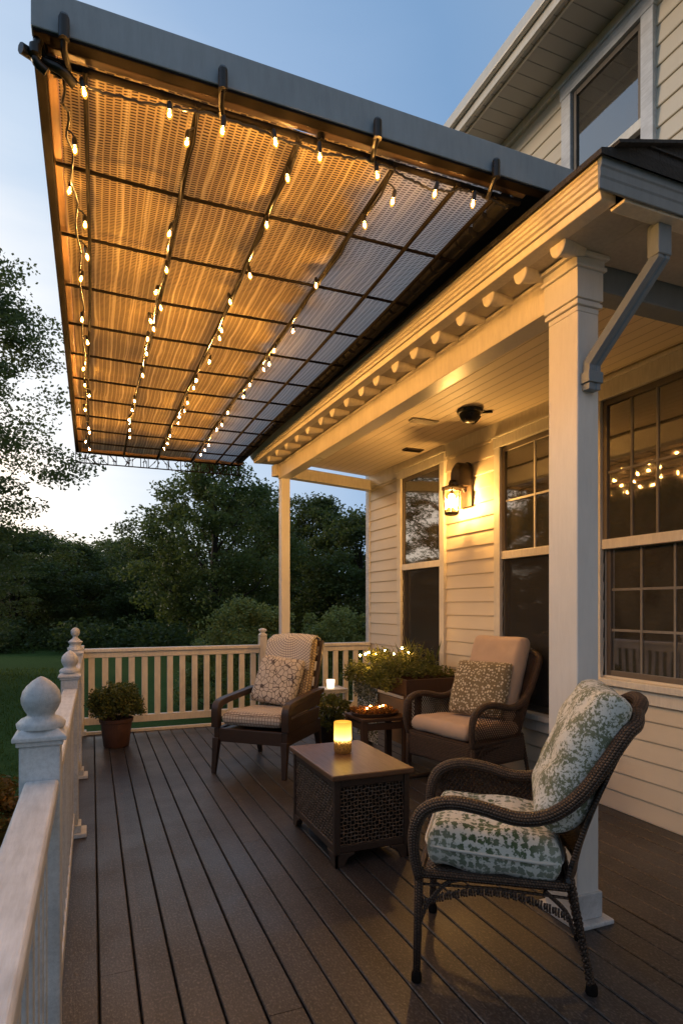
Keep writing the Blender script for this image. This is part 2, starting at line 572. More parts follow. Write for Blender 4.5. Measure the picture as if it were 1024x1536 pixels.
g = G('fabric_swirl')
co = g.co('Object')
uv = g.n('TexCoord').outputs['UV']
d1 = g.n('VectorMath', {0: uv, 1: (.25, .02, 0)}, operation='DISTANCE').outputs['Value']
th = g.n('Math', operation='ARCTAN2')
s_ = g.n('VectorMath', {0: uv, 1: (.25, .02, 0)}, operation='SUBTRACT').outputs[0]
sx = g.xyz(s_)
g.set(th.inputs[0], sx[1]); g.set(th.inputs[1], sx[0])
rad = g.math('MULTIPLY', d1, 42.0)
ring = g.math('FLOOR', rad)
a_ = g.math('ADD', g.math('MULTIPLY', th.outputs[0], g.math('MULTIPLY', g.math('ADD', ring, 1.0), .9)), g.math('MULTIPLY', ring, 1.7))
dash = g.math('MULTIPLY', g.ramp(g.math('FRACT', a_), [(.12, 0.0), (.2, 1.0)]), g.ramp(g.math('FRACT', rad), [(.2, 0.0), (.32, 1.0)]))
fabric_base(g, g.mix(dash, (.22, .21, .22), (.68, .65, .60)))

# ------------------------------------------------------------------ setting: ground, deck
b = MB().box(-300, 300, -120, 420, -1.2, -.72)
tag(b.build('lawn', 'lawn'), kind='structure')

# deck boards, real gaps between them
DX0, DX1, DY0, DY1 = -.108, 3.44, -2.2, 7.56
b = MB(); under = MB()
x = DX0
while x < DX1 - .05:
    x1 = min(x + .130, DX1)
    dz = random.uniform(-.0012, .0012)
    w = .004
    cut = random.uniform(.3, 6.5)
    for ya, yb in (((DY0, cut - .0015), (cut + .0015, DY1)) if random.random() < .45 else ((DY0, DY1),)):
        dz2 = dz + random.uniform(-.0006, .0006)
        b.loft([[(x, y, -.028), (x1, y, -.028), (x1, y, -w + dz2), (x1 - w, y, dz2), (x + w, y, dz2), (x, y, -w + dz2)] for y in (ya, yb)])
    x += .137
tag(b.build('deck', 'deck_boards'), kind='structure')
b = MB().box(DX0 + .02, DX1, DY0 + .05, DY1 - .05, -.25, -.06)
tag(b.build('deck_framing', 'room_dark'), kind='structure')
b = MB().box(-.165, -.113, DY0, DY1 + .02, -.30, -.012)
b.box(-.113, DX1, DY1 + .004, DY1 + .05, -.30, -.012)
tag(b.build('deck_edge', 'deck_edge_wood', bevel=.004), kind='structure')

# ------------------------------------------------------------------ house
WX = 3.45           # wall plane
HY0, HY1 = -4.0, 7.5
house = thing('house', 'cream clapboard two storey house with covered porch, white trim and dark roof', 'house', (5.5, 2, -.7), world=True)

def siding_wall(b, x, y0, y1, z0, z1, holes, ex=.135):
    z = z0
    while z < z1 - .01:
        zt = min(z + ex, z1)
        segs = [(y0, y1)]
        for (a, c, h0, h1) in holes:
            if h0 < (z + zt) / 2 < h1:
                ns = []
                for s, e in segs:
                    if c <= s or a >= e: ns.append((s, e)); continue
                    if a > s: ns.append((s, a))
                    if c < e: ns.append((c, e))
                segs = ns
        for s, e in segs:
            # one lapped board: bottom edge stands 16 mm proud, rounded nose
            prof = [(x, z), (x - .014, z - .002), (x - .018, z + .004), (x - .018, z + .012), (x - .004, zt), (x + .004, zt)]
            b.loft([[(px, s, pz) for px, pz in prof], [(px, e, pz) for px, pz in prof]])
        z += ex

# holes (y0,y1,z0,z1) of the window openings
W1 = (5.62, 6.50, .55, 2.96)
W2 = (3.72, 4.58, .55, 2.88)
W3 = (2.28, 3.40, .93, 2.93)
WU = (3.05, 3.70, 3.9, 5.40)
b = MB()
siding_wall(b, WX, HY0, HY1, 0.0, 5.62, [W1, W2, W3, WU, (-2.5, -1.2, 1.0, 2.9)])
b.box(WX + .005, WX + .05, HY0, HY1, -.9, -.002)
wall = b.build('wall', 'siding', house)
# end wall and back walls (plain lapped boards as a box behind)
b = MB()
z = -.7
while z < 5.6:
    zt = z + .135
    b.loft([[(xx, HY1, z), (xx, HY1 + .018, z + .004), (xx, HY1 + .004, zt), (xx, HY1 - .004, zt)] for xx in (WX, 9.5)])
    z = zt
b.box(9.45, 9.5, HY0, HY1 - .01, -.7, 5.6)
b.box(WX + .06, 9.44, HY0, HY0 + .05, -.7, 5.6)
b.build('end_wall', 'siding', house)
b = MB().box(WX - .03, WX + .075, HY1 - .075, HY1 + .03, -.02, 3.28)
b.box(WX - .03, WX + .075, HY1 - .075, HY1 + .03, 3.285, 5.6)
b.build('corner_board', 'white_paint', house, bevel=.004)
b = MB().box(WX - .03, WX - .019, 3.44, HY1 - .08, 3.0, 3.30)
b.box(WX - .032, WX - .019, HY0, 3.43, 2.99, 3.30)
b.build('frieze_board', 'house_white', house, bevel=.003)

# main roof and eave of the upper storey
b = MB()
prof = [(2.98, 5.62), (2.98, 5.60), (3.0, 5.60), (9.9, 8.9), (9.9, 8.95)]
prof = [(2.92, 5.70), (2.96, 5.66), (6.5, 7.66), (10.1, 5.66), (10.14, 5.70), (6.5, 7.78)]
b.loft([[(px, y, pz) for px, pz in prof] for y in (HY0 - .4, HY1 + .35)])
roof = b.build('roof', 'shingles', house)
b = MB().box(2.98, WX + .1, HY0 - .35, HY1 + .3, 5.60, 5.62)
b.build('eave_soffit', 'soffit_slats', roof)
b = MB().box(2.945, 2.975, HY0 - .38, HY1 + .33, 5.565, 5.72)
b.box(3.03, 3.05, HY0 - .38, HY1 + .33, 5.585, 5.598)
b.build('eave_fascia', 'house_white', roof, bevel=.004)
b = MB().box(2.90, 2.942, HY0 - .38, HY1 + .33, 5.64, 5.74)
b.build('eave_gutter', 'gutter_paint', roof, bevel=.01)
b = MB().box(WX - .045, WX - .0, HY0, HY1 - .08, 5.53, 5.598)
b.build('eave_moulding', 'house_white', roof, bevel=.005)
for yy in (3.0, 4.9):
    b = MB().box(3.10, 3.115, yy, yy + .05, 5.575, 5.597)
    b.build('eave_clip', 'dark_metal', roof)

def window(y0, y1, z0, z1, meet, cols=1, rows=1, lcols=1, lrows=1, trim=.09, sill=True, lower='screen', blind=None, mat='house_white'):
    """double-hung window in the wall plane, seen from -X"""
    b = MB()
    xf, xb = WX - .045, WX + .02
    b.box(xf, xb, y0 - trim, y0, z0, z1)
    b.box(xf, xb, y1, y1 + trim, z0, z1)
    b.box(xf - .004, xb, y0 - trim - .01, y1 + trim + .01, z1, z1 + trim)
    b.box(xf - .018, xb, y0 - trim - .02, y1 + trim + .02, z1 + trim, z1 + trim + .022)
    if sill:
        b.box(xf - .04, xb, y0 - trim - .03, y1 + trim + .03, z0 - .045, z0)
        b.box(xf, xb, y0 - trim, y1 + trim, z0 - .14, z0 - .046)
    else:
        b.box(xf - .004, xb, y0 - trim - .01, y1 + trim + .01, z0 - trim, z0)
    win = b.build('window', mat, house, bevel=.004)
    # sashes: upper one proud of the lower one
    b = MB()
    s = .04
    for (a0, a1, xo, st) in ((meet - .03, z1, WX - .022, s), (z0, meet + .01, WX + .012, s)):
        b.box(xo, xo + .03, y0 + .002, y0 + st, a0, a1 - .001)
        b.box(xo, xo + .03, y1 - st, y1 - .002, a0, a1 - .001)
        b.box(xo + .001, xo + .031, y0 + st, y1 - st, a1 - st - .005, a1 - .002)
        b.box(xo + .001, xo + .031, y0 + st, y1 - st, a0 + .001, a0 + st + .012)
    b.build('sash', 'sash_dark' if mat == 'dark' else 'sash_dark', win, bevel=.003)
    b = MB().box(WX - .034, WX + .012, y0 + .003, y1 - .003, meet - .035, meet + .035)
    b.build('meeting_rail', 'house_white', win, bevel=.004)
    if cols * rows > 1 or lcols * lrows > 1:
        b = MB()
        for (a0, a1, xo, nc, nr) in ((meet + .035, z1 - .045, WX - .013, cols, rows), (z0 + .05, meet - .036, WX + .020, lcols, lrows)):
            for k in range(1, nc):
                yy = y0 + s + (y1 - y0 - 2 * s) * k / nc
                b.box(xo, xo + .016, yy - .009, yy + .009, a0, a1)
            for k in range(1, nr):
                zz = a0 + (a1 - a0) * k / nr
                b.box(xo + .002, xo + .014, y0 + s, y1 - s, zz - .009, zz + .009)
        b.build('muntin', 'house_white' if lcols == 1 else 'curtain', win, bevel=.002)
    MB().box(WX - .006, WX - .003, y0 + s - .004, y1 - s + .004, meet + .03, z1 - s).build('pane', 'window_glass', win)
    MB().box(WX + .026, WX + .029, y0 + s - .004, y1 - s + .004, z0 + s, meet - .03).build('pane', 'window_glass', win)
    if lower == 'screen':
        MB().box(WX - .004, WX - .002, y0 + .012, y1 - .012, z0 + .012, meet - .036).build('insect_screen', 'insect_screen', win)
    # dark room behind, five faces
    b = MB()
    X0, X1 = WX + .055, WX + .9
    b.add([(X0, y0 - .3, z0 - .3), (X0, y1 + .3, z0 - .3), (X0, y1 + .3, z1 + .2), (X0, y0 - .3, z1 + .2),
           (X1, y0 - .3, z0 - .3), (X1, y1 + .3, z0 - .3), (X1, y1 + .3, z1 + .2), (X1, y0 - .3, z1 + .2)],
          [(4, 5, 6, 7), (0, 1, 5, 4), (2, 3, 7, 6), (1, 2, 6, 5), (3, 0, 4, 7)])
    b.build('room_lining', 'room_dark', win)
    if blind == 'slats':
        b = MB()
        zz = z0 + .04
        while zz < meet + .05:
            b.beam((WX + .09, y0 + .02, zz), (WX + .09, y1 - .02, zz), .033, .003, up=(1, 0, .45))
            zz += .033
        b.build('blind', 'blind_slat', win)
    if blind == 'curtain':
        b = MB()
        for s0, s1 in ((y1 - .30, y1 + .05), (y0 - .05, y0 + .16)):
            pts = []
            n = 40
            for k in range(n + 1):
                yy = s0 + (s1 - s0) * k / n
                pts.append((WX + .13 + .018 * math.sin(k * 1.15), yy))
            b.loft([[(px, py, z0 - .1) for px, py in pts], [(px, py, z1 + .05) for px, py in pts]], closed=False)
        b.build('curtain', 'curtain', win)
    if blind == 'shade':
        MB().box(WX + .08, WX + .09, y0 - .02, y1 + .02, z1 - .32, z1 + .05).build('blind', 'curtain', win)
    return win

window(*W1, 1.90, 1, 1, blind='curtain')
window(*W2, 1.90, 2, 2, blind='slats', mat='house_white')
window(*W3, 1.89, 5, 2, 4, 3, blind='slats', lower='none', trim=.12)
window(*WU, 4.70, 1, 1, trim=.1, sill=False, blind='shade', mat='white_paint', lower='none')

# ---- porch roof, gutter, soffit, beam (the eave line runs very slightly out of level, as old porches do)
GY0, GY1 = 1.78, 7.12
def gx(y): return 1.78 - .012 * (y - GY0)
def gz(y): return 3.150 + .018 * (y - GY0)

b = MB()
prof = [(0, 0), (0, -.012), (.009, -.015), (.009, -.027), (.018, -.031), (.018, -.043), (.028, -.047), (.028, -.060), (.040, -.066), (.044, -.080), (.125, -.080), (.125, -.004), (.018, -.004), (.012, 0)]
ys = np.linspace(GY0, GY1, 14)
b.loft([[(gx(y) + px, y + .012 * (y == ys[0]), gz(y) + pz) for px, pz in prof] for y in ys])
b.build('gutter', 'gutter_paint', house, bevel=.0025)
# near-end gutter (runs along X to the wall)
b = MB()
nprof = [(-.010, .002), (-.010, -.034), (-.004, -.040), (-.004, -.070), (0, -.078), (0, -.118), (.012, -.118), (.012, .002)][::-1]
x0n = gx(GY0) - .003
b.loft([[(xx, GY0 - .004 + py, gz(GY0) + pz - .001) for py, pz in nprof][::-1] for xx in (x0n, WX - .03)])
b.build('end_gutter', 'blue_paint_and_shade', house, bevel=.003)  # white gutter end; its bluish shade is put into the colour
# fascia strips under the gutters
b = MB()
b.loft([[(gx(y) + .052, y + .05, gz(y) - .081), (gx(y) + .135, y + .05, gz(y) - .081), (gx(y) + .135, y + .05, gz(y) - .113), (gx(y) + .06, y + .05, gz(y) - .113)] for y in (GY0, GY1 - .06)])
b.box(gx(GY0) + .14, WX - .035, GY0 + .012, GY0 + .085, gz(GY0) - .125, gz(GY0) - .112)
b.build('porch_fascia', 'house_white', house, bevel=.004)
# soffit
b = MB()
def soffit_pt(x, y): return (x, y, gz(y) - .106)
b.add([soffit_pt(gx(GY0) + .10, GY0 + .09), soffit_pt(2.12, GY0 + .09), soffit_pt(2.12, GY1), soffit_pt(gx(GY1) + .10, GY1)], [(0, 1, 2, 3)])
b.add([soffit_pt(2.121, GY0 + .09), soffit_pt(WX - .03, GY0 + .09), soffit_pt(WX - .03, 2.2), soffit_pt(2.121, 2.2)], [(0, 1, 2, 3)])
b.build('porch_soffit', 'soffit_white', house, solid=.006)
# porch roof skin: hip slopes
e = [(gx(GY0) - .02, GY0 - .03, gz(GY0) + .012), (gx(GY1) - .02, GY1 + .05, gz(GY1) + .012), (WX - .02, GY1 + .05, gz(GY1) + .50), (WX - .02, GY0 + .02, gz(GY0) + .50), (WX - .02, GY0 - .03, gz(GY0) + .012)]
b = MB()
lo = [(p[0], p[1], p[2] - .022) for p in e]
b.add(e + lo, [(0, 3, 2, 1), (0, 4, 3), (5, 6, 7, 8), (5, 8, 9), (0, 1, 6, 5), (4, 0, 5, 9), (1, 2, 7, 6)])
for k in range(1, 7):      # shingle courses standing a little proud
    t = k / 7
    a = Vector(e[0]).lerp(Vector(e[3]), t); c_ = Vector(e[1]).lerp(Vector(e[2]), t)
    b.beam(a + Vector((0, 0, .006)), c_ + Vector((0, 0, .006)), .012, .012)
    a2 = Vector(e[0]).lerp(Vector(e[3]), t); c2 = Vector(e[4]).lerp(Vector(e[3]), t)
    b.beam(a2 + Vector((0, -.006, 0)), c2 + Vector((0, -.006, 0)), .012, .008)
b.beam(Vector(e[0]).lerp(Vector(e[3]), .035) + Vector((0, 0, .004)), Vector(e[3]) + Vector((0, 0, .012)), .06, .012)
b.build('porch_roof', 'shingles', house)

# beam carrying the porch roof
def bz(y): return .016 * (y - 2.3)
b = MB()
BX0, BX1 = 2.05, 2.17
BY1 = 7.02
def bsec(y, s=0):
    z = bz(y)
    return [(BX0, y, 2.885 + z), (BX1, y, 2.885 + z), (BX1, y, 3.047 + z), (BX0 - .010, y, 3.047 + z), (BX0 - .010, y, 3.030 + z), (BX0, y, 3.022 + z)]
b.loft([bsec(y) for y in (2.37, 4, 5.5, BY1)])
b.build('porch_beam', 'house_white', house, bevel=.003)
b = MB()
b.loft([[(BX0 - .004, y, 2.872 + bz(y)), (BX1 + .004, y, 2.872 + bz(y)), (BX1 + .004, y, 2.884 + bz(y)), (BX0 - .004, y, 2.884 + bz(y))] for y in (2.375, BY1)])
b.build('beam_trim', 'gutter_paint', house, bevel=.003)
b = MB().box(BX1 + .002, WX - .035, 2.21, 2.33, 2.93, 3.075)
b.build('end_beam', 'blue_paint_and_shade', house, bevel=.005)
b = MB().beam((2.0, 7.02, 3.05), (WX - .01, 7.45, 3.05), .12, .135)
b.build('cross_beam', 'house_white', house, bevel=.005)
# ceiling
b = MB()
def cz(y): return 3.085 + .018 * (y - 2.3)
b.add([(BX1 - .02, 2.2, cz(2.2)), (WX, 2.2, cz(2.2)), (WX, 7.45, cz(7.45)), (BX1 - .02, 7.05, cz(7.05))], [(0, 1, 2, 3)])
b.build('porch_ceiling', 'beadboard', house, solid=.01)

# corbels under the soffit
corb_y = [2.14, 2.39, 2.643, 2.888, 3.155, 3.412, 3.666, 3.953, 4.206, 4.487, 4.79, 5.06, 5.40, 5.72, 6.05, 6.38, 6.70]
for y in corb_y:
    secs = []
    for xx, w, h in ((0.0, .044, .052), (.006, .050, .062), (.016, .050, .062), (.022, .042, .054), (.07, .036, .050), (.11, .026, .038), (.155, .018, .028)):
        X = gx(y) + .118 + xx
        zt = gz(y) - .1085
        secs.append([(X, y + w * math.cos(PI * k / 8), zt - h * math.sin(PI * k / 8)) for k in range(9)])
    MB().loft(secs).build('corbel', 'house_white', house, smooth=38)

# columns
def column(x0, x1, y0, y1, z0, ztop, main=True):
    col = MB().box(x0, x1, y0, y1, z0, ztop - .19).build('column', 'column_white', house, bevel=.006)
    if main:
        b = MB()
        ww = [(0, -.19, -.165), (.012, -.165, -.145), (.004, -.145, -.135), (.014, -.135, .0), (.026, .0, .018), (.018, .018, .05), (.034, .05, .07)]
        for d, a, c in ww:
            b.box(x0 - d, x1 + d, y0 - d, y1 + d, ztop + a + .0005, ztop + c - .0005)
        b.build('capital', 'column_white', col, bevel=.003)
        b = MB().box(x0 - .045, x1 + .045, y0 - .05, y1 + .045, z0, z0 + .022)
        b.box(x0 - .012, x1 + .012, y0 - .012, y1 + .012, z0 + .0225, z0 + .14)
        b.build('plinth', 'white_paint', col, bevel=.006)
    else:
        MB().box(x0 - .01, x1 + .01, y0 - .01, y1 + .01, z0, z0 + .12).build('plinth', 'house_white', col, bevel=.004)
    return col
column(2.03, 2.155, 2.16, 2.35, 0, 2.975)
column(2.06, 2.165, 6.92, 7.03, 0, 3.165, False)

# downspout
b = MB()
b.beam((2.19, 1.865, 3.035), (2.19, 1.865, 2.90), .075, .06, up=(0, 1, 0))
b.build('downspout_outlet', 'blue_paint_and_shade', house, bevel=.006)
b = MB()
pts = [(2.19, 1.86, 2.95), (2.19, 1.86, 2.90), (2.088, 2.132, 2.54), (2.088, 2.135, 2.49), (2.088, 2.137, 2.42)]
secs = []
for i, p in enumerate(pts):
    p = Vector(p)
    t = (Vector(pts[min(i + 1, len(pts) - 1)]) - Vector(pts[max(i - 1, 0)])).normalized()
    sdir = Vector((1, 0, 0)); u = sdir.cross(t).normalized()
    ring = []
    for a, c in ((-1, -1), (-.3, -1), (-.22, -.8), (.22, -.8), (.3, -1), (1, -1), (1, 1), (-1, 1)):
        ring.append(p + sdir * a * .033 + u * c * .022)
    secs.append(ring)
b.loft(secs)
ds = b.build('downspout', 'blue_paint_and_shade', house, bevel=.003)
b = MB()
b.box(2.046, 2.130, 2.107, 2.159, 2.45, 2.50)
b.build('strap', 'blue_paint_and_shade', ds, bevel=.003)

# ------------------------------------------------------------------ porch fittings
t = thing('ceiling_dome', 'small black dome fixture on the porch ceiling', 'dome camera', (2.98, 4.42, cz(4.42) - .006))
MB().lathe([(.105, 0), (.112, -.012), (.105, -.03), (.095, -.034)][::-1], n=28).build('rim', 'black_plastic', t, smooth=40)
MB().lathe([(.0005, -.115), (.03, -.112), (.058, -.098), (.08, -.072), (.092, -.036)], n=28).build('dome', 'black_plastic', t, smooth=60)
b = MB()
for a in range(5):
    an = -.6 + a * .3
    b.beam((.045 * math.cos(an), .045 * math.sin(an), -.112), (.09 * math.cos(an), .09 * math.sin(an), -.06), .004, .012)
b.build('lens_slot', 'dark_metal', t)
b = MB().beam((.1, -.0, -.012), (.19, -.06, -.012), .03, .012)
b.build('mounting_arm', 'dark_metal', t, bevel=.003)

for i, (x, y, L, lab) in enumerate(((2.78, 4.85, .26, 'pale plain plate let into porch ceiling left of black dome'), (3.22, 5.85, .22, 'dark slotted vent in the porch ceiling nearest the wall'))):
    t = thing('ceiling_vent', lab, 'vent', (x, y, cz(y) - .007))
    m_ = 'soffit_white' if i == 0 else 'bronze_metal'
    b = MB().box(-L / 2, L / 2, -.05, .05, -.016, 0)
    b.build('frame', m_, t, bevel=.004)
    b = MB()
    for k in range(5):
        b.box(-L / 2 + .015, L / 2 - .015, -.04 + k * .018, -.032 + k * .018, -.021, -.0165)
    b.build('slat', m_ if i == 0 else 'dark_metal', t)

# wall lamp
LY, LZ = 5.12, 2.49
lamp = thing('wall_lamp', 'lit carriage lamp with arched dark metal hood on the siding', 'wall lamp', (WX - .02, LY, LZ), rotz=PI)
lamp.scale = (1.25, 1.25, 1.25)
# local: +X out from the wall, Y along
b = MB()
n = 14
outl = [(.075, -.06)] + [(.075 * math.cos(PI * k / n), .22 + .075 * math.sin(PI * k / n)) for k in range(n + 1)] + [(-.075, -.06)]
b.loft([[(0.004, p, q) for p, q in outl], [(.02, p, q) for p, q in outl]])
b.build('back_plate', 'bronze_metal', lamp, bevel=.003)
b = MB()
b.loft([[(xx, p * s, .10 + (q - .10) * s if q > 0 else .10) for p, q in outl] for xx, s in ((.021, .95), (.10, .95), (.12, .8))])
b.build('hood', 'bronze_metal', lamp, smooth=40)
b = MB()
b.tube(catmull([(.03, 0, .06), (.09, 0, .13), (.15, 0, .14), (.17, 0, .115)], 5), .009, 8)
b.build('arm', 'bronze_metal', lamp, smooth=60)
cage = MB()
cxx = .15
cage.lathe([(.02, .115), (.03, .105), (.085, .085), (.088, .078), (.07, .062), (.066, .058)][::-1], (cxx, 0, 0), sides=6)
cage.lathe([(.012, .114), (.014, .125), (.006, .135), (.004, .142)], (cxx, 0, 0), 10)
cage.lathe([(.02, -.135), (.05, -.13), (.062, -.118), (.062, -.108)], (cxx, 0, 0), sides=6)
for k in range(6):
    a = PI / 6 * 2 * k
    cage.beam((cxx + .057 * math.cos(a), .057 * math.sin(a), -.11), (cxx + .072 * math.cos(a), .072 * math.sin(a), .065), .008, .008)
cage.build('lantern_cage', 'bronze_metal', lamp, bevel=.001)
b = MB()
v0 = [(cxx + .055 * math.cos(PI / 3 * k), .055 * math.sin(PI / 3 * k), -.107) for k in range(6)]
v1 = [(cxx + .069 * math.cos(PI / 3 * k), .069 * math.sin(PI / 3 * k), .06) for k in range(6)]
b.loft([v0, v1], cap=False)
b.build('lantern_glass', 'clear_glass', lamp)
MB().lathe([(.004, -.07), (.022, -.055), (.03, -.02), (.022, .015), (.01, .035)], (cxx, 0, 0), 14).build('light_bulb', 'sconce_glow', lamp, smooth=60)
MB().lathe([(.012, .034), (.014, .05), (.012, .06)], (cxx, 0, 0), 10).build('socket', 'bronze_metal', lamp)

# ------------------------------------------------------------------ canopy
CZ = 3.19
CX0, CX1, CY0, CY1 = -.165, 1.76, 2.10, 7.42
canopy = thing('canopy', 'flat woven shade canopy on a dark metal grid with grey front beam', 'canopy', (.8, 2.1, CZ), world=True)
b = MB().box(-.17, 2.10, 2.055, 2.10, 3.195, 3.318)
b.build('front_beam', 'beam_paint', canopy, bevel=.004)
MB().box(-.165, 1.9, 2.058, 2.099, 3.184, 3.1945).build('beam_batten', 'dark_metal', canopy, bevel=.002)
b = MB().box(-.13, 1.70, 2.101, 2.13, 3.185, 3.215)
b.build('front_ledge', 'dark_wood', canopy, bevel=.003)
b = MB().box(-.168, -.135, 2.101, CY1, 3.15, 3.30)
b.build('side_board', 'dark_metal', canopy, bevel=.004)
b = MB().box(-.134, -.104, 2.141, CY1, 3.165, 3.28)
b.build('side_board', 'tan_wood', canopy, bevel=.004)
# screen: gentle sag between the bars
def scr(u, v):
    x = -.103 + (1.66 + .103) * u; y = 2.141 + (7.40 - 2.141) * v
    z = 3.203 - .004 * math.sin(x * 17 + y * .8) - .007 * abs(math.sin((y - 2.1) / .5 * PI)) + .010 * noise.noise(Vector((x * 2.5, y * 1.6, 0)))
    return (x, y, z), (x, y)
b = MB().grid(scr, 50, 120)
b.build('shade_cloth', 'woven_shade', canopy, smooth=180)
# grid bars
for i in range(11):
    y = 2.6 + i * .48
    b = MB().tube(catmull([(-.13, y, 3.155), (.4, y + .008, 3.150), (1.0, y - .006, 3.152), (1.66, y, 3.155)], 4), .0085, 6)
    b.build('cross_bar', 'dark_metal', canopy, smooth=60)
for x, r in ((-.02, .009), (.335, .011), (.70, .011), (1.085, .0105), (1.37, .010), (1.55, .0105)):
    b = MB().tube(catmull([(x, 2.11, 3.150), (x + .012, 3.5, 3.138), (x - .008, 5.4, 3.142), (x, CY1 - .02, 3.146)], 5), r, 6)
    b.build('long_bar', 'dark_metal', canopy, smooth=60)
b = MB().tube([(-.15, 2.125, 3.16), (1.68, 2.125, 3.16)], .012, 7)
b.build('front_rod', 'dark_metal', canopy, smooth=60)
b = MB().box(-.168, 1.72, 7.405, 7.43, 3.17, 3.24)
b.build('rear_board', 'tan_wood', canopy, bevel=.003)
# dark valance down the house side, with little rolled scallops
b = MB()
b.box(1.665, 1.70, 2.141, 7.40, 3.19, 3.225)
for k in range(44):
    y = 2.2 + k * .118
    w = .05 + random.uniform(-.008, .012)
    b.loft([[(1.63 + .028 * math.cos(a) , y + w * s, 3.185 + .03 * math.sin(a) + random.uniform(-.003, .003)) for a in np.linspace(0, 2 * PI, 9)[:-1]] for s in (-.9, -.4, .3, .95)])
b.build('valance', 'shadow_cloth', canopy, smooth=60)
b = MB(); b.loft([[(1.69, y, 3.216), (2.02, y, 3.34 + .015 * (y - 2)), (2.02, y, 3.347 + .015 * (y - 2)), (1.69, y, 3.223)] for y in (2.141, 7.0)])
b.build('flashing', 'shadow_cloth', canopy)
# hooks on the beam
for x, dz in ((-.078, 0), (.405, 0), (.78, .085), (.975, 0), (1.50, -.005)):
    b = MB()
    if dz > .05:
        b.tube([(x, 2.118, 3.16), (x, 2.118, 3.335)], .016, 10)
        b.lathe([(.016, 0), (.013, .008), (.004, .013)], (x, 2.118, 3.335), 10)
        b.build('hook', 'black_plastic', canopy, smooth=50)
        continue
    b.tube([(x, 2.040, 3.17 + dz), (x, 2.040, 3.235 + dz)], .016, 10)
    b.lathe([(.016, 0), (.013, .008), (.004, .013)], (x, 2.040, 3.235 + dz), 10)
    b.tube(catmull([(x, 2.04, 3.18 + dz), (x, 2.07, 3.155 + dz), (x + .01, 2.11, 3.14 + dz), (x, 2.13, 3.155 + dz)], 5), .010, 7)
    b.build('hook', 'black_plastic', canopy, smooth=50)
# knotted clamp at the outer corner
b = MB()
b.tube(catmull([(-.20, 2.09, 3.145), (-.15, 2.12, 3.15), (-.09, 2.11, 3.13), (-.05, 2.13, 3.11)], 5), .016, 8)
b.tube(catmull([(-.15, 2.09, 3.19), (-.16, 2.10, 3.13), (-.13, 2.11, 3.11)], 5), .014, 8)
b.lathe([(.0, -.02), (.018, -.014), (.018, .014), (.0, .02)], (-.16, 2.09, 3.15), 10)
b.build('corner_clamp', 'black_plastic', canopy, smooth=60)
# cast-iron fringe at the far edge
b = MB()
FYY = 7.43
for z in (3.165, 3.045):
    b.tube([(-.165, FYY, z), (1.70, FYY, z)], .007, 6)
x = -.165
while x < 1.70:
    b.tube([(x, FYY, 3.045), (x, FYY, 3.165)], .005, 5)
    x2 = x + random.uniform(.08, .15)
    for _ in range(2):
        a = random.uniform(x, x2); c_ = random.uniform(x, x2)
        mid = ((a + c_) / 2 + random.uniform(-.04, .04), FYY, 3.105 + random.uniform(-.02, .02))
        b.tube(catmull([(a, FYY, 3.05), mid, (c_, FYY, 3.16)], 4), .004, 5)
        lf = Vector(mid)
        an = random.uniform(0, PI)
        d_ = Vector((math.cos(an), 0, math.sin(an))) * .022; e_ = Vector((-math.sin(an), 0, math.cos(an))) * .008
        b.add([lf - d_, lf + e_, lf + d_, lf - e_], [(0, 1, 2, 3)])
    x = x2
b.build('iron_fringe', 'dark_metal', canopy)

# string lights: one thing for each strand, its bulbs as parts
_bulb = MB().lathe([(.0005, -.050), (.006, -.047), (.0125, -.036), (.0145, -.025), (.0125, -.013), (.007, -.003), (.0055, 0)], n=12)
_nglass = len(_bulb.f)
_bulb.lathe([(.0005, -.037), (.0042, -.033), (.0062, -.025), (.0042, -.016), (.0015, -.010)], n=8)
_sock = MB().lathe([(.0085, -.004), (.0095, .012), (.008, .026), (.004, .032)], n=8)
def strand(label, pts, bulbs, sag=.026):
    t = thing('string_lights', label, 'string lights', pts[0], group='string lights under the canopy', world=True)
    P = catmull(catmull(pts, 6), 3)
    path = []
    for i, p in enumerate(P):
        path.append(p + Vector((.007 * math.sin(i * .83) if sag > .01 else 0, 0, -sag * abs(math.sin(i * .37)) + .003 * math.sin(i * 2.3))))
    MB().tube(path, .0048, 5).build('cable', 'black_plastic', t, smooth=60)
    for (x, y, z) in bulbs:
        drop = random.uniform(.02, .045)
        b = MB()
        b.v = [(a, c, d) for a, c, d in _bulb.v]; b.f = _bulb.f; b.uv = _bulb.uv
        tilt = Matrix.Rotation(random.uniform(-.25, .25), 4, 'X') @ Matrix.Rotation(random.uniform(-.25, .25), 4, 'Y')
        b = MB().add(_bulb.v, _bulb.f).xform(Matrix.Translation((x, y, z)) @ tilt @ Matrix.Scale(.72, 4))
        o = b.build('light_bulb', 'bulb_glass', t, smooth=60)
        o.data.materials.append(M['bulb_glow'])
        for i, pl in enumerate(o.data.polygons): pl.material_index = 1 if i >= _nglass else 0
        s = MB().add(_sock.v, _sock.f).xform(Matrix.Translation((x, y, z)) @ tilt)
        top = Vector((x, y, z)) + tilt @ Vector((0, 0, .03))
        nearest = min(path, key=lambda p: (p - top).length)
        s.tube([top, (top + nearest) / 2 + Vector((.004, 0, .004)), nearest], .0035, 5)
        s.build('socket', 'black_plastic', o, smooth=50)
    return t

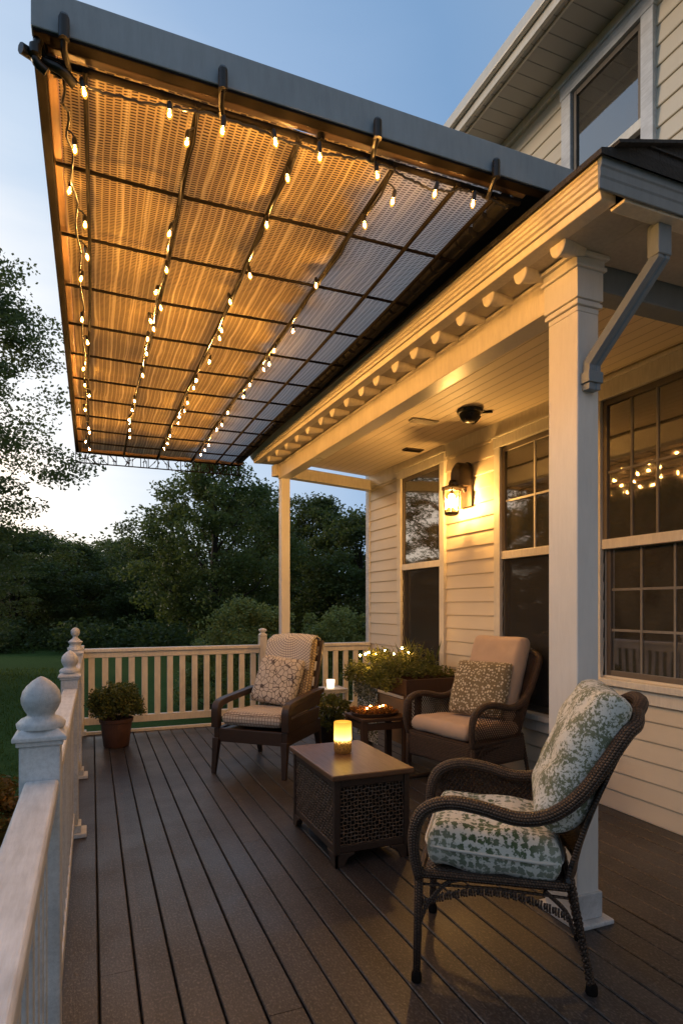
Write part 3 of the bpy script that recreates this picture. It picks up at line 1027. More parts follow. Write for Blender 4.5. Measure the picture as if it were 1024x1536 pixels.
def along(x, ys, z=3.082, j=.024):
    return [(x + random.uniform(-j, j), y + random.uniform(-.02, .02), z + random.uniform(-.03, .02)) for y in ys]
strand('row of lit bulbs hung across the front beam', [(-.12, 2.13, 3.13), (.1, 2.13, 3.12), (.415, 2.12, 3.145), (.76, 2.12, 3.125), (1.0, 2.11, 3.14), (1.25, 2.12, 3.11), (1.43, 2.11, 3.14), (1.62, 2.13, 3.13)],
       [(-.025, 2.11, 3.095), (.238, 2.09, 3.09), (.415, 2.09, 3.09), (.595, 2.08, 3.092), (.762, 2.08, 3.09), (1.0, 2.10, 3.095), (1.251, 2.09, 3.085), (1.427, 2.09, 3.09)], .006)
strand('outermost lengthwise row of lit bulbs, along the left edge board', [(-.09, 2.13, 3.14), (-.07, 2.5, 3.13), (-.05, 3.4, 3.13), (-.045, 5.2, 3.13), (-.04, 7.2, 3.13)],
       along(-.062, [2.31, 2.63]) + along(-.035, [2.83, 3.06, 3.3, 3.72, 4.11, 4.6, 4.9, 5.1, 5.5, 6.0, 6.2, 6.45, 6.75]))
strand('second lengthwise row of lit bulbs from the left edge', [(.335, 2.13, 3.14), (.33, 3.2, 3.12), (.325, 5.0, 3.12), (.33, 7.2, 3.13)],
       along(.325, [2.18, 2.72, 3.02, 3.30, 3.41, 3.6, 3.77, 3.9, 4.17, 4.45, 5.05, 5.35, 5.6, 6.0, 6.15]))
strand('middle lengthwise row of lit bulbs under the canopy', [(.70, 2.13, 3.14), (.70, 3.2, 3.12), (.69, 5.0, 3.12), (.70, 7.2, 3.13)],
       along(.695, [2.244, 2.565, 2.923, 3.284, 3.61, 3.72, 4.03, 4.43, 4.62, 4.93, 5.25, 5.42, 5.6, 5.95, 6.3, 6.5]))
strand('lengthwise row of lit bulbs nearest the house', [(1.08, 2.13, 3.14), (1.085, 3.2, 3.12), (1.08, 5.0, 3.12), (1.08, 7.2, 3.13)],
       along(1.08, [2.157, 2.384, 2.96, 3.44, 3.75, 3.96, 4.1, 4.41, 4.73, 5.1, 5.46, 5.68, 6.2, 6.36, 6.6]))

# ------------------------------------------------------------------ railings
def finial(b, x, y, z, big=1.0, spire=False):
    if spire:
        p = [(.062, 0), (.062, .02), (.05, .028), (.044, .05), (.055, .062), (.058, .07), (.04, .085), (.022, .10), (.018, .115), (.03, .125), (.036, .145), (.034, .165), (.022, .182), (.006, .19)]
    else:
        p = [(.060, 0), (.062, .012), (.05, .024), (.036, .030), (.034, .036), (.042, .048), (.0495, .066), (.0505, .080), (.046, .098), (.036, .113), (.022, .126), (.009, .135), (.001, .138)]
    b.lathe([(r * big, h * big) for r, h in p], (x, y, z), 28)

rail = thing('railing', 'white painted porch railing with ball topped posts along the lawn side', 'railing', (-.13, 2.5, 0), world=True)
RX0, RX1 = -.165, -.082
posts = [(1.86, 1.075, 0, 1.0), (4.22, .985, 0, 1.0), (5.62, 1.03, 1, 1.0)]
for (y, h, sp, bg) in posts:
    b = MB().box(-.178, -.078, y - .05, y + .05, -.3, h)
    p = b.build('newel_post', 'white_paint', rail, bevel=.005)
    b = MB()
    b.box(-.185, -.071, y - .057, y + .057, h + .0005, h + .014)
    b.loft([[(-.128 + sx * w, y + sy * w, h + z) for sx, sy in ((-1, -1), (1, -1), (1, 1), (-1, 1))] for w, z in ((.066, .0145), (.066, .026), (.045, .044))])
    b.build('post_cap', 'white_paint', p, bevel=.003)
    b = MB(); finial(b, -.128, y, h + .043, bg, sp)
    b.build('finial', 'white_paint', p, smooth=60)
    b = MB().box(-.19, -.030, y - .085, y + .075, .001, .028)
    b.box(-.185, -.062, y - .066, y + .066, .0285, .075)
    b.build('base_trim', 'white_paint', p, bevel=.005)
spans = [(-2.0, 1.808, .985, .985), (1.912, 4.168, .985, .93), (4.272, 5.568, .94, .965), (5.672, 7.36, .96, .955)]
for (a, c_, za, zb) in spans:
    secs = []
    for y, z in ((a, za), (c_, zb)):
        secs.append([(RX0, y, z - .036), (RX1, y, z - .036), (RX1, y, z - .006), (RX1 - .006, y, z), (RX0 + .006, y, z), (RX0, y, z - .006)])
    MB().loft(secs).build('top_rail', 'white_paint', rail, bevel=.003)
    MB().loft([[(-.148, y, z - .12), (-.10, y, z - .12), (-.10, y, z - .037), (-.148, y, z - .037)] for y, z in ((a, za), (c_, zb))]).build('under_rail', 'white_paint', rail, bevel=.003)
    MB().box(-.148, -.098, a, c_, .085, .15).build('bottom_rail', 'white_paint', rail, bevel=.004)
    y = a + .08
    while y < c_ - .04:
        zt = za + (zb - za) * (y - a) / (c_ - a) - .121
        MB().box(-.142, -.104, y - .019, y + .019, .151, zt).build('baluster', 'white_paint', rail, bevel=.003)
        y += .125

far = thing('railing', 'white painted railing with flat balusters across the far end', 'railing', (1.6, 7.42, 0), world=True)
FY = 7.42
b = MB().box(-.178, -.078, FY - .05, FY + .05, -.3, 1.0)
p = b.build('newel_post', 'house_white', far, bevel=.005)
MB().box(-.20, -.055, FY - .075, FY + .06, .001, .05).build('base_trim', 'house_white', p, bevel=.004)
b = MB().box(1.92, 2.01, FY - .045, FY + .045, 0, 1.06)
p = b.build('newel_post', 'house_white', far, bevel=.005)
b = MB(); b.lathe([(.062, 1.061), (.066, 1.085), (.045, 1.10), (.03, 1.115), (.058, 1.13), (.06, 1.15), (.02, 1.165)], (1.965, FY, 0), sides=4)
b.build('finial', 'house_white', p, bevel=.004)
for a, c_ in ((-.077, 1.919), (2.011, 3.41)):
    MB().box(a, c_, FY - .055, FY + .055, .925, .962).build('top_rail', 'house_white', far, bevel=.005)
    MB().box(a, c_, FY - .028, FY + .028, .86, .924).build('under_rail', 'house_white', far, bevel=.004)
    MB().box(a, c_, FY - .032, FY + .032, .11, .19).build('bottom_rail', 'house_white', far, bevel=.004)
    MB().box(a, c_, FY - .04, FY - .0, .001, .035).build('kick_board', 'house_white', far, bevel=.004)
    x = a + .075
    while x < c_ - .04:
        MB().box(x - .033, x + .033, FY - .016, FY + .016, .191, .859).build('baluster', 'house_white', far, bevel=.003)
        x += .142

# ------------------------------------------------------------------ furniture parts
def cushion(name, mat, parent, w, d, h, loc, rot=(0, 0, 0), pw=3.0, puff=.5, piping=None, wr=.006, seed=0, n=26, boxy=.35):
    """pillow centred on loc; w along local X, d along Y, h thick; boxy = share of the thickness kept at the rim"""
    b = MB()
    def shape(sgn):
        def fn(u, v):
            x, y = 2 * u - 1, 2 * v - 1
            e = max(0.0, (1 - abs(x) ** pw) * (1 - abs(y) ** pw)) ** puff
            rim = min(1.0, 8 * (1 - max(abs(x), abs(y)))) ** .5
            k = boxy * rim + (1 - boxy) * e
            cr = 1 - .05 * (abs(x) ** 6 * abs(y) ** 6)
            pin = 1 - .035 * (1 - abs(x * y))
            px = x * w / 2 * cr * (1 - .03 * (1 - abs(y) ** 2) * (abs(x) > .8)); py = y * d / 2 * cr
            z = sgn * h / 2 * k
            z += wr * noise.noise(Vector((px * 9 + seed, py * 9, sgn * 3.0))) * (1 if abs(x) < .999 and abs(y) < .999 else 0)
            return (px, py, z), (px, py)
        return fn
    b.grid(shape(1), n, n)
    nf = len(b.f)
    c2 = MB().grid(shape(-1), n, n)
    c2.f = [f[::-1] for f in c2.f]; c2.uv = [u[::-1] for u in c2.uv]
    b.add(c2.v, c2.f, c2.uv)
    import bmesh
    o = b.build(name, mat, parent, smooth=180)
    bm = bmesh.new(); bm.from_mesh(o.data)
    bmesh.ops.remove_doubles(bm, verts=bm.verts, dist=.0006)
    bm.to_mesh(o.data); bm.free()
    o.data.shade_smooth()
    m = o.modifiers.new('Sub', 'SUBSURF'); m.levels = 1; m.render_levels = 1
    o.location = loc; o.rotation_euler = rot
    if piping:
        pts = []
        for k in range(61):
            a = 2 * PI * k / 60
            ca, sa = math.cos(a), math.sin(a)
            q = max(abs(ca), abs(sa))
            s = (abs(ca) ** 8 + abs(sa) ** 8) ** (-1 / 8)
            pts.append((ca * s * w / 2 * .985, sa * s * d / 2 * .985, 0))
        MB().tube(pts, .006, 6).build('piping', piping, o, smooth=60)
    return o


def twist(p0, p1, r=.011, turns=9, n=40):
    b = MB()
    p0, p1 = Vector(p0), Vector(p1)
    t = (p1 - p0).normalized(); s = t.orthogonal().normalized(); u = t.cross(s)
    for ph in (0, PI):
        b.tube([p0.lerp(p1, k / n) + (s * math.cos(ph + turns * 2 * PI * k / n) + u * math.sin(ph + turns * 2 * PI * k / n)) * r * .75 for k in range(n + 1)], r, 6)
    return b


def wicker_chair(name, label, loc, rotz, hw=.285, back_hw=.20, rocker=False, backz=1.08, scale_d=1.0):
    t = thing(name, label, 'armchair', loc, rotz)
    D = scale_d
    # seat ring and deck
    sz = .415
    b = MB()
    ring = [(.30 * D, hw), (.30 * D, -hw), (-.27 * D, -hw * .93), (-.27 * D, hw * .93)]
    for i in range(4):
        a, c_ = ring[i], ring[(i + 1) % 4]
        b.tube([(a[0], a[1], sz), (c_[0], c_[1], sz)], .017, 8)
    b.build('seat_frame', 'wicker_brown', t, smooth=60)
    def deck(u, v):
        x = -.26 * D + .55 * D * u; y = (-hw + .01) + (2 * hw - .02) * v
        return (x, y, sz + .004 - .012 * math.sin(PI * u) * math.sin(PI * v)), (x, y)
    MB().grid(deck, 12, 12).build('seat', 'wicker_panel', t, smooth=180, solid=.012)
    # arms sweep into the back rim
    for s in (1, -1):
        path = catmull([(.305 * D, s * hw, .40), (.325 * D, s * (hw + .008), .50), (.318 * D, s * (hw + .014), .60), (.275 * D, s * (hw + .02), .672), (.18 * D, s * (hw + .024), .705),
                        (.06 * D, s * (hw + .026), .695), (-.08 * D, s * (hw + .022), .665), (-.20 * D, s * (hw + .016), .685), (-.31 * D, s * (hw + .006), .765), (-.40 * D, s * (hw - .010), .88),
                        (-.475 * D, s * (hw - .03), .985), (-.515 * D, s * (hw - .065), backz - .03), (-.53 * D, s * (hw - .13), backz)], 5)
        rr = [.020 + .0065 * min(1, i / 12) for i in range(len(path))]
        MB().tube(path, rr, 12, squash=1.12).build('arm', 'wicker_brown', t, smooth=180)
        # lattice side panel between arm and seat
        b = MB()
        top = [p for p in path if -.24 * D < p.x and p.z > .5]
        def armz(x):
            q = min(top, key=lambda p: abs(p.x - x) + (0 if p.z > .6 else .2))
            return q.z
        def pan(u, v):
            x = .29 * D - .52 * D * u
            z = .43 + (armz(x) - .02 - .43) * v
            return (x, s * (hw + .008 + .014 * v), z), (x * 1.0, z)
        n = 22
        for k in range(-12, n + 12):
            for sg in (1, -1):
                pts = []
                for q in range(9):
                    v = q / 8
                    u = k / n + sg * (v - .5) * .34
                    if 0 <= u <= 1: pts.append(Vector(pan(u, v)[0]) + Vector((0, sg * .0025, 0)))
                if len(pts) > 1: b.tube(pts, .0036, 4)
        if s == -1 or rocker: b.build('side_panel', 'wicker_brown', t, smooth=60)
        # legs
        foot = (.315 * D, s * (hw + .005), 0.02)
        b = MB().tube([foot, (.31 * D, s * hw, .25), (.305 * D, s * hw, .44)], [.0145, .0165, .018], 10)
        lg = b.build('leg', 'wicker_brown', t, smooth=180)
        if not rocker:
            MB().lathe([(.018, 0), (.021, .006), (.02, .03), (.016, .04)], (foot[0], foot[1], 0), 12).build('foot', 'dark_metal', lg, smooth=40)
        bf = (-.36 * D, s * back_hw, .02)
        b = twist(bf, (-.275 * D, s * hw * .9, .44), .0105)
        lg = b.build('leg', 'wicker_brown', t, smooth=60)
        if not rocker:
            MB().lathe([(.02, 0), (.023, .006), (.021, .03), (.015, .042)], (bf[0], bf[1], 0), 12).build('foot', 'dark_metal', lg, smooth=40)
        # ribbed skirt below the seat rail
        b = MB()
        n = 52
        pr = None
        for k in range(n + 1):
            u = k / n
            x = .285 * D - .55 * D * u
            zc = .355 - .035 * math.sin(u * PI) * -1 - .03 * (abs(u - .5) * 2) ** 2 - .02
            hgt = .028 + .006 * math.sin(k * 2.1)
            y = s * (hw - .002 - .02 * u)
            b.tube([(x, y, zc - hgt / 2), (x + .002, y + s * .006, zc), (x, y, zc + hgt / 2)], .0048, 5)
        b.tube([(.30 * D, s * hw, .375), (0, s * (hw - .01), .385), (-.27 * D, s * (hw - .02), .375)], .006, 6)
        b.build('skirt', 'wicker_coarse', t, smooth=60)
        b = MB().tube(catmull([(.305 * D, s * hw, .22), (.27 * D, s * hw, .30), (.20 * D, s * hw, .385), (.14 * D, s * hw, .41)], 5), .0085, 7)
        b.build('brace', 'wicker_brown', t, smooth=60)
        b = MB().tube(catmull([(-.29 * D, s * hw * .85, .24), (-.26 * D, s * hw * .9, .32), (-.18 * D, s * hw * .95, .395)], 5), .0085, 7)
        b.build('brace', 'wicker_brown', t, smooth=60)
        if rocker:
            pts = catmull([(.46, s * hw, .05), (.30, s * hw, .026), (0, s * hw, .018), (-.3, s * hw, .03), (-.52, s * hw * .98, .085)], 6)
            MB().tube(pts, .017, 8).build('rocker', 'dark_wood', t, smooth=60)
    # back panel
    def bk(u, v):
        y = (2 * v - 1)
        z = .42 + (backz - .43) * u
        x = -.265 * D - (.25 * D) * (u ** 1.35) - .05 * (1 - y * y) - .0
        wv = hw * (.90 + .08 * math.sin(u * PI)) * (1 - .10 * max(0, u - .75) / .25) - .012
        return (x - .0, y * wv, z + (.04 * (1 - y * y) * u)), (z * 1.0, y * wv)
    MB().grid(bk, 20, 16).build('backrest', 'wicker_brown', t, smooth=180, solid=.016)
    b = MB().tube(catmull([(-.53 * D, hw - .13, backz), (-.56 * D, hw * .3, backz + .028), (-.567 * D, 0, backz + .033), (-.56 * D, -hw * .3, backz + .028), (-.53 * D, -hw + .13, backz)], 6), .0275, 12)
    b.build('top_roll', 'wicker_brown', t, smooth=180)
    if rocker:
        def ap(u, v):
            y = -hw + 2 * hw * u; z = .22 + .19 * v
            return (.305 * D + .02 * math.sin(PI * u), y, z + .02 * math.sin(PI * u) * (1 - v)), (y, z)
        MB().grid(ap, 16, 8).build('apron', 'wicker_brown', t, smooth=180, solid=.014)
        for s in (1, -1):
            def sp(u, v):
                x = -.27 * D + .57 * D * u; z = .24 + .17 * v
                return (x, s * (hw - .012), z), (x, z)
            MB().grid(sp, 12, 6).build('apron', 'wicker_brown', t, smooth=180, solid=.012)
    return t

# near chair
c3 = wicker_chair('wicker_armchair', 'dark brown wicker armchair with slender legs in front of the big column', (1.565, 2.12, 0), R(143), hw=.272, back_hw=.19, backz=1.045, scale_d=.95)
def put(parent, lx, ly, lz):
    a = parent.rotation_euler.z
    return (parent.location.x + lx * math.cos(a) - ly * math.sin(a), parent.location.y + lx * math.sin(a) + ly * math.cos(a), parent.location.z + lz)

def free_cushion(name, label, mat, chair, w, d, h, l, tilt, yaw=0, roll=0, **kw):
    """a cushion lying on a chair is a thing of its own"""
    o = cushion(name, mat, None, w, d, h, put(chair, *l), **kw)
    o.rotation_mode = 'QUATERNION'
    q = Matrix.Rotation(chair.rotation_euler.z + yaw, 4, 'Z') @ Matrix.Rotation(tilt, 4, 'Y') @ Matrix.Rotation(roll, 4, 'Z')
    o.rotation_quaternion = q.to_quaternion()
    return tag(o, label, 'cushion')

free_cushion('seat_cushion', 'thick white seat cushion with dark green rosettes in nearest wicker chair', 'fabric_green_rosette', c3, .53, .52, .19, (.015, 0, .503), R(-3), pw=5, boxy=.66, puff=.45, wr=.02, seed=1, piping='fabric_cream')
free_cushion('back_pillow', 'tall white pillow speckled moss green in nearest wicker chair', 'fabric_green_moss', c3, .60, .51, .22, (-.315, 0, .862), R(-114), pw=3.4, boxy=.3, puff=.55, wr=.026, seed=4)

# rocker by the house wall
c2 = wicker_chair('wicker_rocker', 'brown wicker rocking chair with peach cushions below the windows', (2.80, 4.20, 0), R(192), hw=.36, back_hw=.34, rocker=True, backz=1.06)
free_cushion('seat_cushion', 'plain peach seat cushion on the rocking chair', 'fabric_peach', c2, .62, .66, .13, (.03, 0, .485), R(-2), pw=6, boxy=.75, puff=.45, wr=.008, seed=2)
free_cushion('back_cushion', 'tall peach back cushion with rounded top on the rocking chair', 'fabric_peach', c2, .74, .56, .17, (-.345, -.02, .85), R(-108), pw=5, boxy=.7, puff=.45, wr=.008, seed=7)
free_cushion('throw_pillow', 'square cream pillow with brown leaf print on rocking chair', 'fabric_leaf_print', c2, .48, .50, .17, (-.125, .03, .775), R(-114), yaw=.28, roll=.0, pw=2.6, boxy=.2, wr=.012, seed=3)

# ---- wooden armchair at the back
ca = thing('wooden_armchair', 'dark wood lounge chair with patterned pads near the far railing', 'armchair', (1.50, 5.40, 0), R(-132))
for s in (1, -1):
    b = MB().beam((.41, s * .335, 0), (.375, s * .325, .30), .032, .036, up=(0, 1, 0), w1=.058, h1=.06)
    b.build('leg', 'dark_wood', ca, bevel=.004)
    b = MB().beam((-.43, s * .32, 0), (-.34, s * .32, .30), .032, .036, up=(0, 1, 0), w1=.058, h1=.06)
    b.build('leg', 'dark_wood', ca, bevel=.004)
b = MB().box(.345, .385, -.30, .30, .27, .385)
b.box(-.36, -.32, -.30, .30, .27, .385)
for s in (1, -1):
    b.box(-.36, .385, s * .325 - .024, s * .325 + .024, .268, .387)
b.box(-.32, .345, -.30, .30, .36, .375)
b.build('seat_frame', 'dark_wood', ca, bevel=.006)
def extr(b, outline, y0, y1):
    b.loft([[(x, y0, z) for x, z in outline], [(x, y1, z) for x, z in outline]])
for s in (1, -1):
    yy = s * .335
    arm = MB()
    top = catmull([(.40, 0, .39), (.405, 0, .50), (.395, 0, .57), (.35, 0, .615), (.25, 0, .635), (.0, 0, .65), (-.25, 0, .665), (-.42, 0, .665)], 5)
    inner = catmull([(-.40, 0, .62), (-.25, 0, .612), (0, 0, .597), (.22, 0, .580), (.315, 0, .56), (.335, 0, .51), (.335, 0, .39)], 5)
    extr(arm, [(p.x, p.z) for p in top] + [(p.x, p.z) for p in inner], yy - .034, yy + .034)
    arm.build('arm', 'dark_wood', ca, bevel=.007)
    if s == 1:
        b = MB()
        extr(b, [(.334, .388), (-.30, .388), (-.33, .50), (.334, .485)], yy - .018, yy + .018)
        extr(b, [(.334, .508), (-.332, .523), (-.36, .615), (.30, .585)], yy - .018, yy + .018)
        b.build('side_panel', 'dark_wood', ca, bevel=.004)
    b = MB().beam((-.30, s * .27, .30), (-.60, s * .27, 1.10), .045, .05, up=(1, 0, 0), w1=.035, h1=.035)
    b.build('back_post', 'dark_wood', ca, bevel=.005)
b = MB()
for k in range(5):
    t_ = .25 + k * .18
    p = Vector((-.30, 0, .30)).lerp(Vector((-.60, 0, 1.10)), t_)
    b.beam(p + Vector((0, -.25, 0)), p + Vector((0, .25, 0)), .06, .018, up=(1, 0, .37))
b.build('back_slat', 'dark_wood', ca, bevel=.003)
free_cushion('seat_cushion', 'cream seat cushion with small brown check on wooden armchair', 'fabric_check', ca, .66, .60, .13, (.06, 0, .455), R(-3), pw=6, boxy=.8, puff=.4, wr=.006, seed=5)
# woven back pad
o = cushion('back_pad', 'rattan_tan', None, .74, .52, .12, put(ca, -.405, 0, .80), pw=6, boxy=.8, puff=.4, wr=.004, seed=8)
o.rotation_mode = 'QUATERNION'
o.rotation_quaternion = (Matrix.Rotation(ca.rotation_euler.z, 4, 'Z') @ Matrix.Rotation(R(-111), 4, 'Y')).to_quaternion()
tag(o, 'thick tan woven back pad leaning in the wooden armchair', 'back pad')
free_cushion('throw_pillow', 'cream pillow with dark crackle lines on wooden armchair', 'fabric_crackle', ca, .48, .47, .17, (-.225, -.03, .74), R(-114), yaw=-.05, roll=.10, pw=2.7, boxy=.25, wr=.012, seed=6)
# folded throw over the top of the pad
def thr(u, v):
    y = -.235 + .47 * u
    L = v * .52
    if L < .17:   # down the back
        q = (.17 - L)
        base = Vector((-.605, y, 1.15)) + Vector((-.012, 0, -q * .95)) + Vector((.34 * q - .045, 0, 0))
    else:
        q = L - .17
        base = Vector((-.462, y, 1.178)) + Vector((.37 * q, 0, -.93 * q))
        if q < .06: base.x -= (.06 - q) * 1.6; base.z -= .01 - q * .16
    base += Vector((.006, 0, 0)) * math.sin(y * 30 + L * 9)
    base.z += -.02 * (abs(y) / .25) ** 2
    base.x += .012 * math.sin(q * 12)
    return base, (u * .5, v * .52 - .15)
b = MB().grid(thr, 26, 30)
o = b.build('throw_blanket', 'fabric_swirl', None, smooth=180, solid=.012)
o.location = ca.location; o.rotation_euler = ca.rotation_euler
tag(o, 'grey and cream throw with ring pattern over the armchair back', 'blanket')

# ---- coffee table: woven chest
tx0, tx1, ty0, ty1, tH = 1.235, 1.70, 3.13, 3.88, .515
tb = thing('coffee_table', 'chest shaped coffee table with woven cane sides and wooden top', 'coffee table', ((tx0 + tx1) / 2, (ty0 + ty1) / 2, 0), world=True)
MB().box(tx0 - .02, tx1 + .02, ty0 - .02, ty1 + .02, tH - .032, tH).build('tabletop', 'table_wood', tb, bevel=.007)
b = MB()
for x in (tx0, tx1 - .035):
    for y in (ty0, ty1 - .035):
        b.box(x, x + .035, y, y + .035, .06, tH - .033)
for z0, z1 in ((.075, .115), (tH - .075, tH - .034)):
    b.box(tx0 + .036, tx1 - .036, ty0 + .006, ty0 + .028, z0, z1); b.box(tx0 + .036, tx1 - .036, ty1 - .028, ty1 - .006, z0, z1)
    b.box(tx0 + .006, tx0 + .028, ty0 + .036, ty1 - .036, z0, z1); b.box(tx1 - .028, tx1 - .006, ty0 + .036, ty1 - .036, z0, z1)
b.build('frame', 'dark_wood', tb, bevel=.004)
MB().box(tx0 + .03, tx1 - .03, ty0 + .03, ty1 - .03, .09, tH - .04).build('lining', 'wicker_panel', tb)
for fx in (0, 1):
    for fy in (0, 1):
        x = tx0 if fx == 0 else tx1; y = ty0 if fy == 0 else ty1
        sx = 1 if fx == 0 else -1; sy = 1 if fy == 0 else -1
        b = MB()
        pr_ = [(0, .0), (.055, .0), (.065, .025), (.085, .05), (.12, .062), (.12, .075), (0, .075)]
        b.loft([[(x + sx * p, y + sy * q, z) for p, z in pr_] for q in (0.0, .022)])
        b.loft([[(x + sx * q, y + sy * p, z) for p, z in pr_] for q in (0.0005, .0225)])
        b.build('foot', 'dark_wood', tb, bevel=.003)
def lattice(b, P, L, H, pitch, r=.0032, amp=.004):
    """interlaced strands on a panel; P(u,v,out)->point"""
    nx, nz = int(L / pitch), int(H / pitch)
    for i in range(nx + 1):
        pts = [P(L * i / nx + .003 * math.sin(k * .9 + i), H * k / (2 * nz), amp * (1 if (i + k // 2) % 2 else -1) * (k % 2)) for k in range(2 * nz + 1)]
        b.tube(pts, r, 4)
    for j in range(nz + 1):
        pts = [P(L * k / (2 * nx), H * j / nz + .003 * math.sin(k * 1.1 + j * 2), -amp * (1 if (j + k // 2) % 2 else -1) * (k % 2)) for k in range(2 * nx + 1)]
        b.tube(pts, r, 4)
paint('cane_strand', (.16, .105, .068), .5, .5, 25)
z0, HH = .118, tH - .076 - .118
b = MB(); lattice(b, lambda u, v, o: (tx0 + .014 - o, ty0 + .037 + u, z0 + v), ty1 - ty0 - .074, HH, .019); b.build('woven_panel', 'cane_strand', tb, smooth=60)
b = MB(); lattice(b, lambda u, v, o: (tx0 + .037 + u, ty0 + .014 - o, z0 + v), tx1 - tx0 - .074, HH, .021); b.build('woven_panel', 'cane_strand', tb, smooth=60)
b = MB(); lattice(b, lambda u, v, o: (tx1 - .014 + o, ty0 + .037 + u, z0 + v), ty1 - ty0 - .074, HH, .03); b.build('woven_panel', 'cane_strand', tb, smooth=60)

# candle
cd = thing('candle', 'glowing candle in an etched glass cylinder on the coffee table', 'candle', (1.475, 3.60, tH + .001))
cd.scale = (1, 1, .92)
MB().lathe([(.05, 0), (.054, .006), (.056, .02), (.056, .205), (.0545, .212), (.051, .212), (.051, .19), (.002, .185)], n=28).build('candle_jar', 'candle_glow', cd, smooth=40)
MB().tube([(0, 0, .185), (.003, 0, .198)], .0025, 6).build('wick', 'dark_metal', cd)

# ------------------------------------------------------------------ leaves
def leaf_cloud(centers, radii, counts, size, flat=0.6, aspect=.55, sizevar=.5, rs=None):
    """numpy leaf quads clustered round the centres; returns verts, faces"""
    rs = rs or rng
    V = []
    for c, r, n in zip(centers, radii, counts):
        d = rs.normal(size=(n, 3)); d /= np.linalg.norm(d, axis=1)[:, None] + 1e-9
        rad = (rs.random(n) ** .45)[:, None]
        p = np.asarray(c) + d * rad * np.asarray(r)
        a = rs.normal(size=(n, 3)); a[:, 2] *= flat; a /= np.linalg.norm(a, axis=1)[:, None] + 1e-9
        b_ = np.cross(a, rs.normal(size=(n, 3))); b_ /= np.linalg.norm(b_, axis=1)[:, None] + 1e-9
        s = size * (1 - sizevar / 2 + sizevar * rs.random(n))[:, None]
        q = np.stack([p - a * s, p + b_ * s * aspect + a * s * .1, p + a * s, p - b_ * s * aspect + a * s * .1], axis=1)
        V.append(q.reshape(-1, 3))
    return np.concatenate(V)

def quads_mesh(name, V):
    n = len(V) // 4
    me = bpy.data.meshes.new(name)
    me.vertices.add(len(V)); me.vertices.foreach_set('co', V.astype(np.float32).ravel())
    me.loops.add(len(V)); me.loops.foreach_set('vertex_index', np.arange(len(V), dtype=np.int32))
    me.polygons.add(n); me.polygons.foreach_set('loop_start', np.arange(0, len(V), 4, dtype=np.int32))
    try: me.polygons.foreach_set('loop_total', np.full(n, 4, dtype=np.int32))
    except Exception: pass
    me.update(calc_edges=True)
    me.validate()
    return me

def limb(b, p0, p1, r0, r1, wob=.15, n=6):
    p0, p1 = Vector(p0), Vector(p1)
    L = (p1 - p0).length
    pts, rr = [], []
    for k in range(n + 1):
        t = k / n
        w = wob * L * t * (1 - t) * 2
        pts.append(p0.lerp(p1, t) + Vector((random.uniform(-w, w), random.uniform(-w, w), random.uniform(-w, w) * .4)) * .5)
        rr.append(r0 + (r1 - r0) * t)
    b.tube(pts, rr, 7)

def make_tree_meshes(seed, H, crown_r, crown_z0, trunk_r, leaf, nclump, per, mat, clump_r=.9, airy=False, lean=0):
    rs = np.random.default_rng(seed); random.seed(seed)
    cen, rad, cnt = [], [], []
    hz = (H - crown_z0) / 2; zc = crown_z0 + hz
    for i in range(nclump):
        th = rs.random() * 2 * PI; u = rs.random() * 2 - 1
        rr_ = (.25 + .75 * rs.random() ** .55)
        wz = math.sqrt(max(0, 1 - u * u))
        prof = (1.0 if u < .1 else 1.0 - .25 * (u - .1))
        rx = crown_r * wz * rr_ * prof * (.75 + .5 * rs.random())
        cen.append((rx * math.cos(th) + lean * (u + 1), rx * math.sin(th), zc + hz * u * (.78 + .28 * rr_)))
        k = clump_r * (.55 + .8 * rs.random())
        rad.append((k, k, k * (.42 if airy else .62)))
        cnt.append(int(per * (.6 + .8 * rs.random())))
    V = leaf_cloud(cen, rad, cnt, leaf, rs=rs)
    b = MB()
    limb(b, (0, 0, 0), (lean * .6, 0, zc), trunk_r, trunk_r * .55, .06, 8)
    limb(b, (lean * .6, 0, zc), (lean * 1.4, 0, H * .94), trunk_r * .55, trunk_r * .08, .1)
    for i in rs.choice(nclump, min(nclump, 26), replace=False):
        c = cen[i]
        zs = max(crown_z0 * .8, c[2] - crown_r * .8) if c[2] > crown_z0 else crown_z0 * .8
        zs = min(zs, H * .8)
        limb(b, (lean * .5 * zs / H, 0, zs), c, trunk_r * .33 * (1 - zs / H * .6), trunk_r * .05, .22)
    return V, b

TREES = {}
def tree(kind, label, x, y, s=1.0, rz=0, sz=1.0, name='tree', group=None):
    spec = TREES[kind]
    t = thing(name, label, 'tree', (x, y, -.75), rz, group)
    t.scale = (s, s, s * sz)
    if 'lm' not in spec:
        V, b = make_tree_meshes(*spec['args'])
        spec['lm'] = quads_mesh('crown', V); spec['lm'].materials.append(M[spec['leafmat']])
        o = b.build('trunk', 'bark', t, smooth=60)
        spec['tm'] = o.data
    else:
        o = bpy.data.objects.new('trunk', spec['tm']); COL.objects.link(o); o.parent = t
    c = bpy.data.objects.new('crown', spec['lm']); COL.objects.link(c); c.parent = t
    return t

#                      seed  H   crown_r z0  trunk leaf clumps per  mat  clump_r
TREES['broad'] = dict(args=(3, 9.0, 3.6, 1.6, .24, .085, 190, 190, None, .85), leafmat='leaves_mid')
TREES['dense'] = dict(args=(5, 8.5, 3.5, .5, .22, .10, 190, 170, None, .95), leafmat='leaves_dark')
TREES['tall'] = dict(args=(9, 11.0, 3.2, 1.0, .24, .10, 200, 170, None, .9), leafmat='leaves_dark')
TREES['airy'] = dict(args=(14, 11.0, 2.9, 1.6, .16, .046, 250, 250, None, .62, True), leafmat='leaves_airy')

CS, CC = .3774, .9260
def polar(px, d):
    k = (px - 512) / 918
    return d * (k * CC + CS), d * (CC - k * CS)

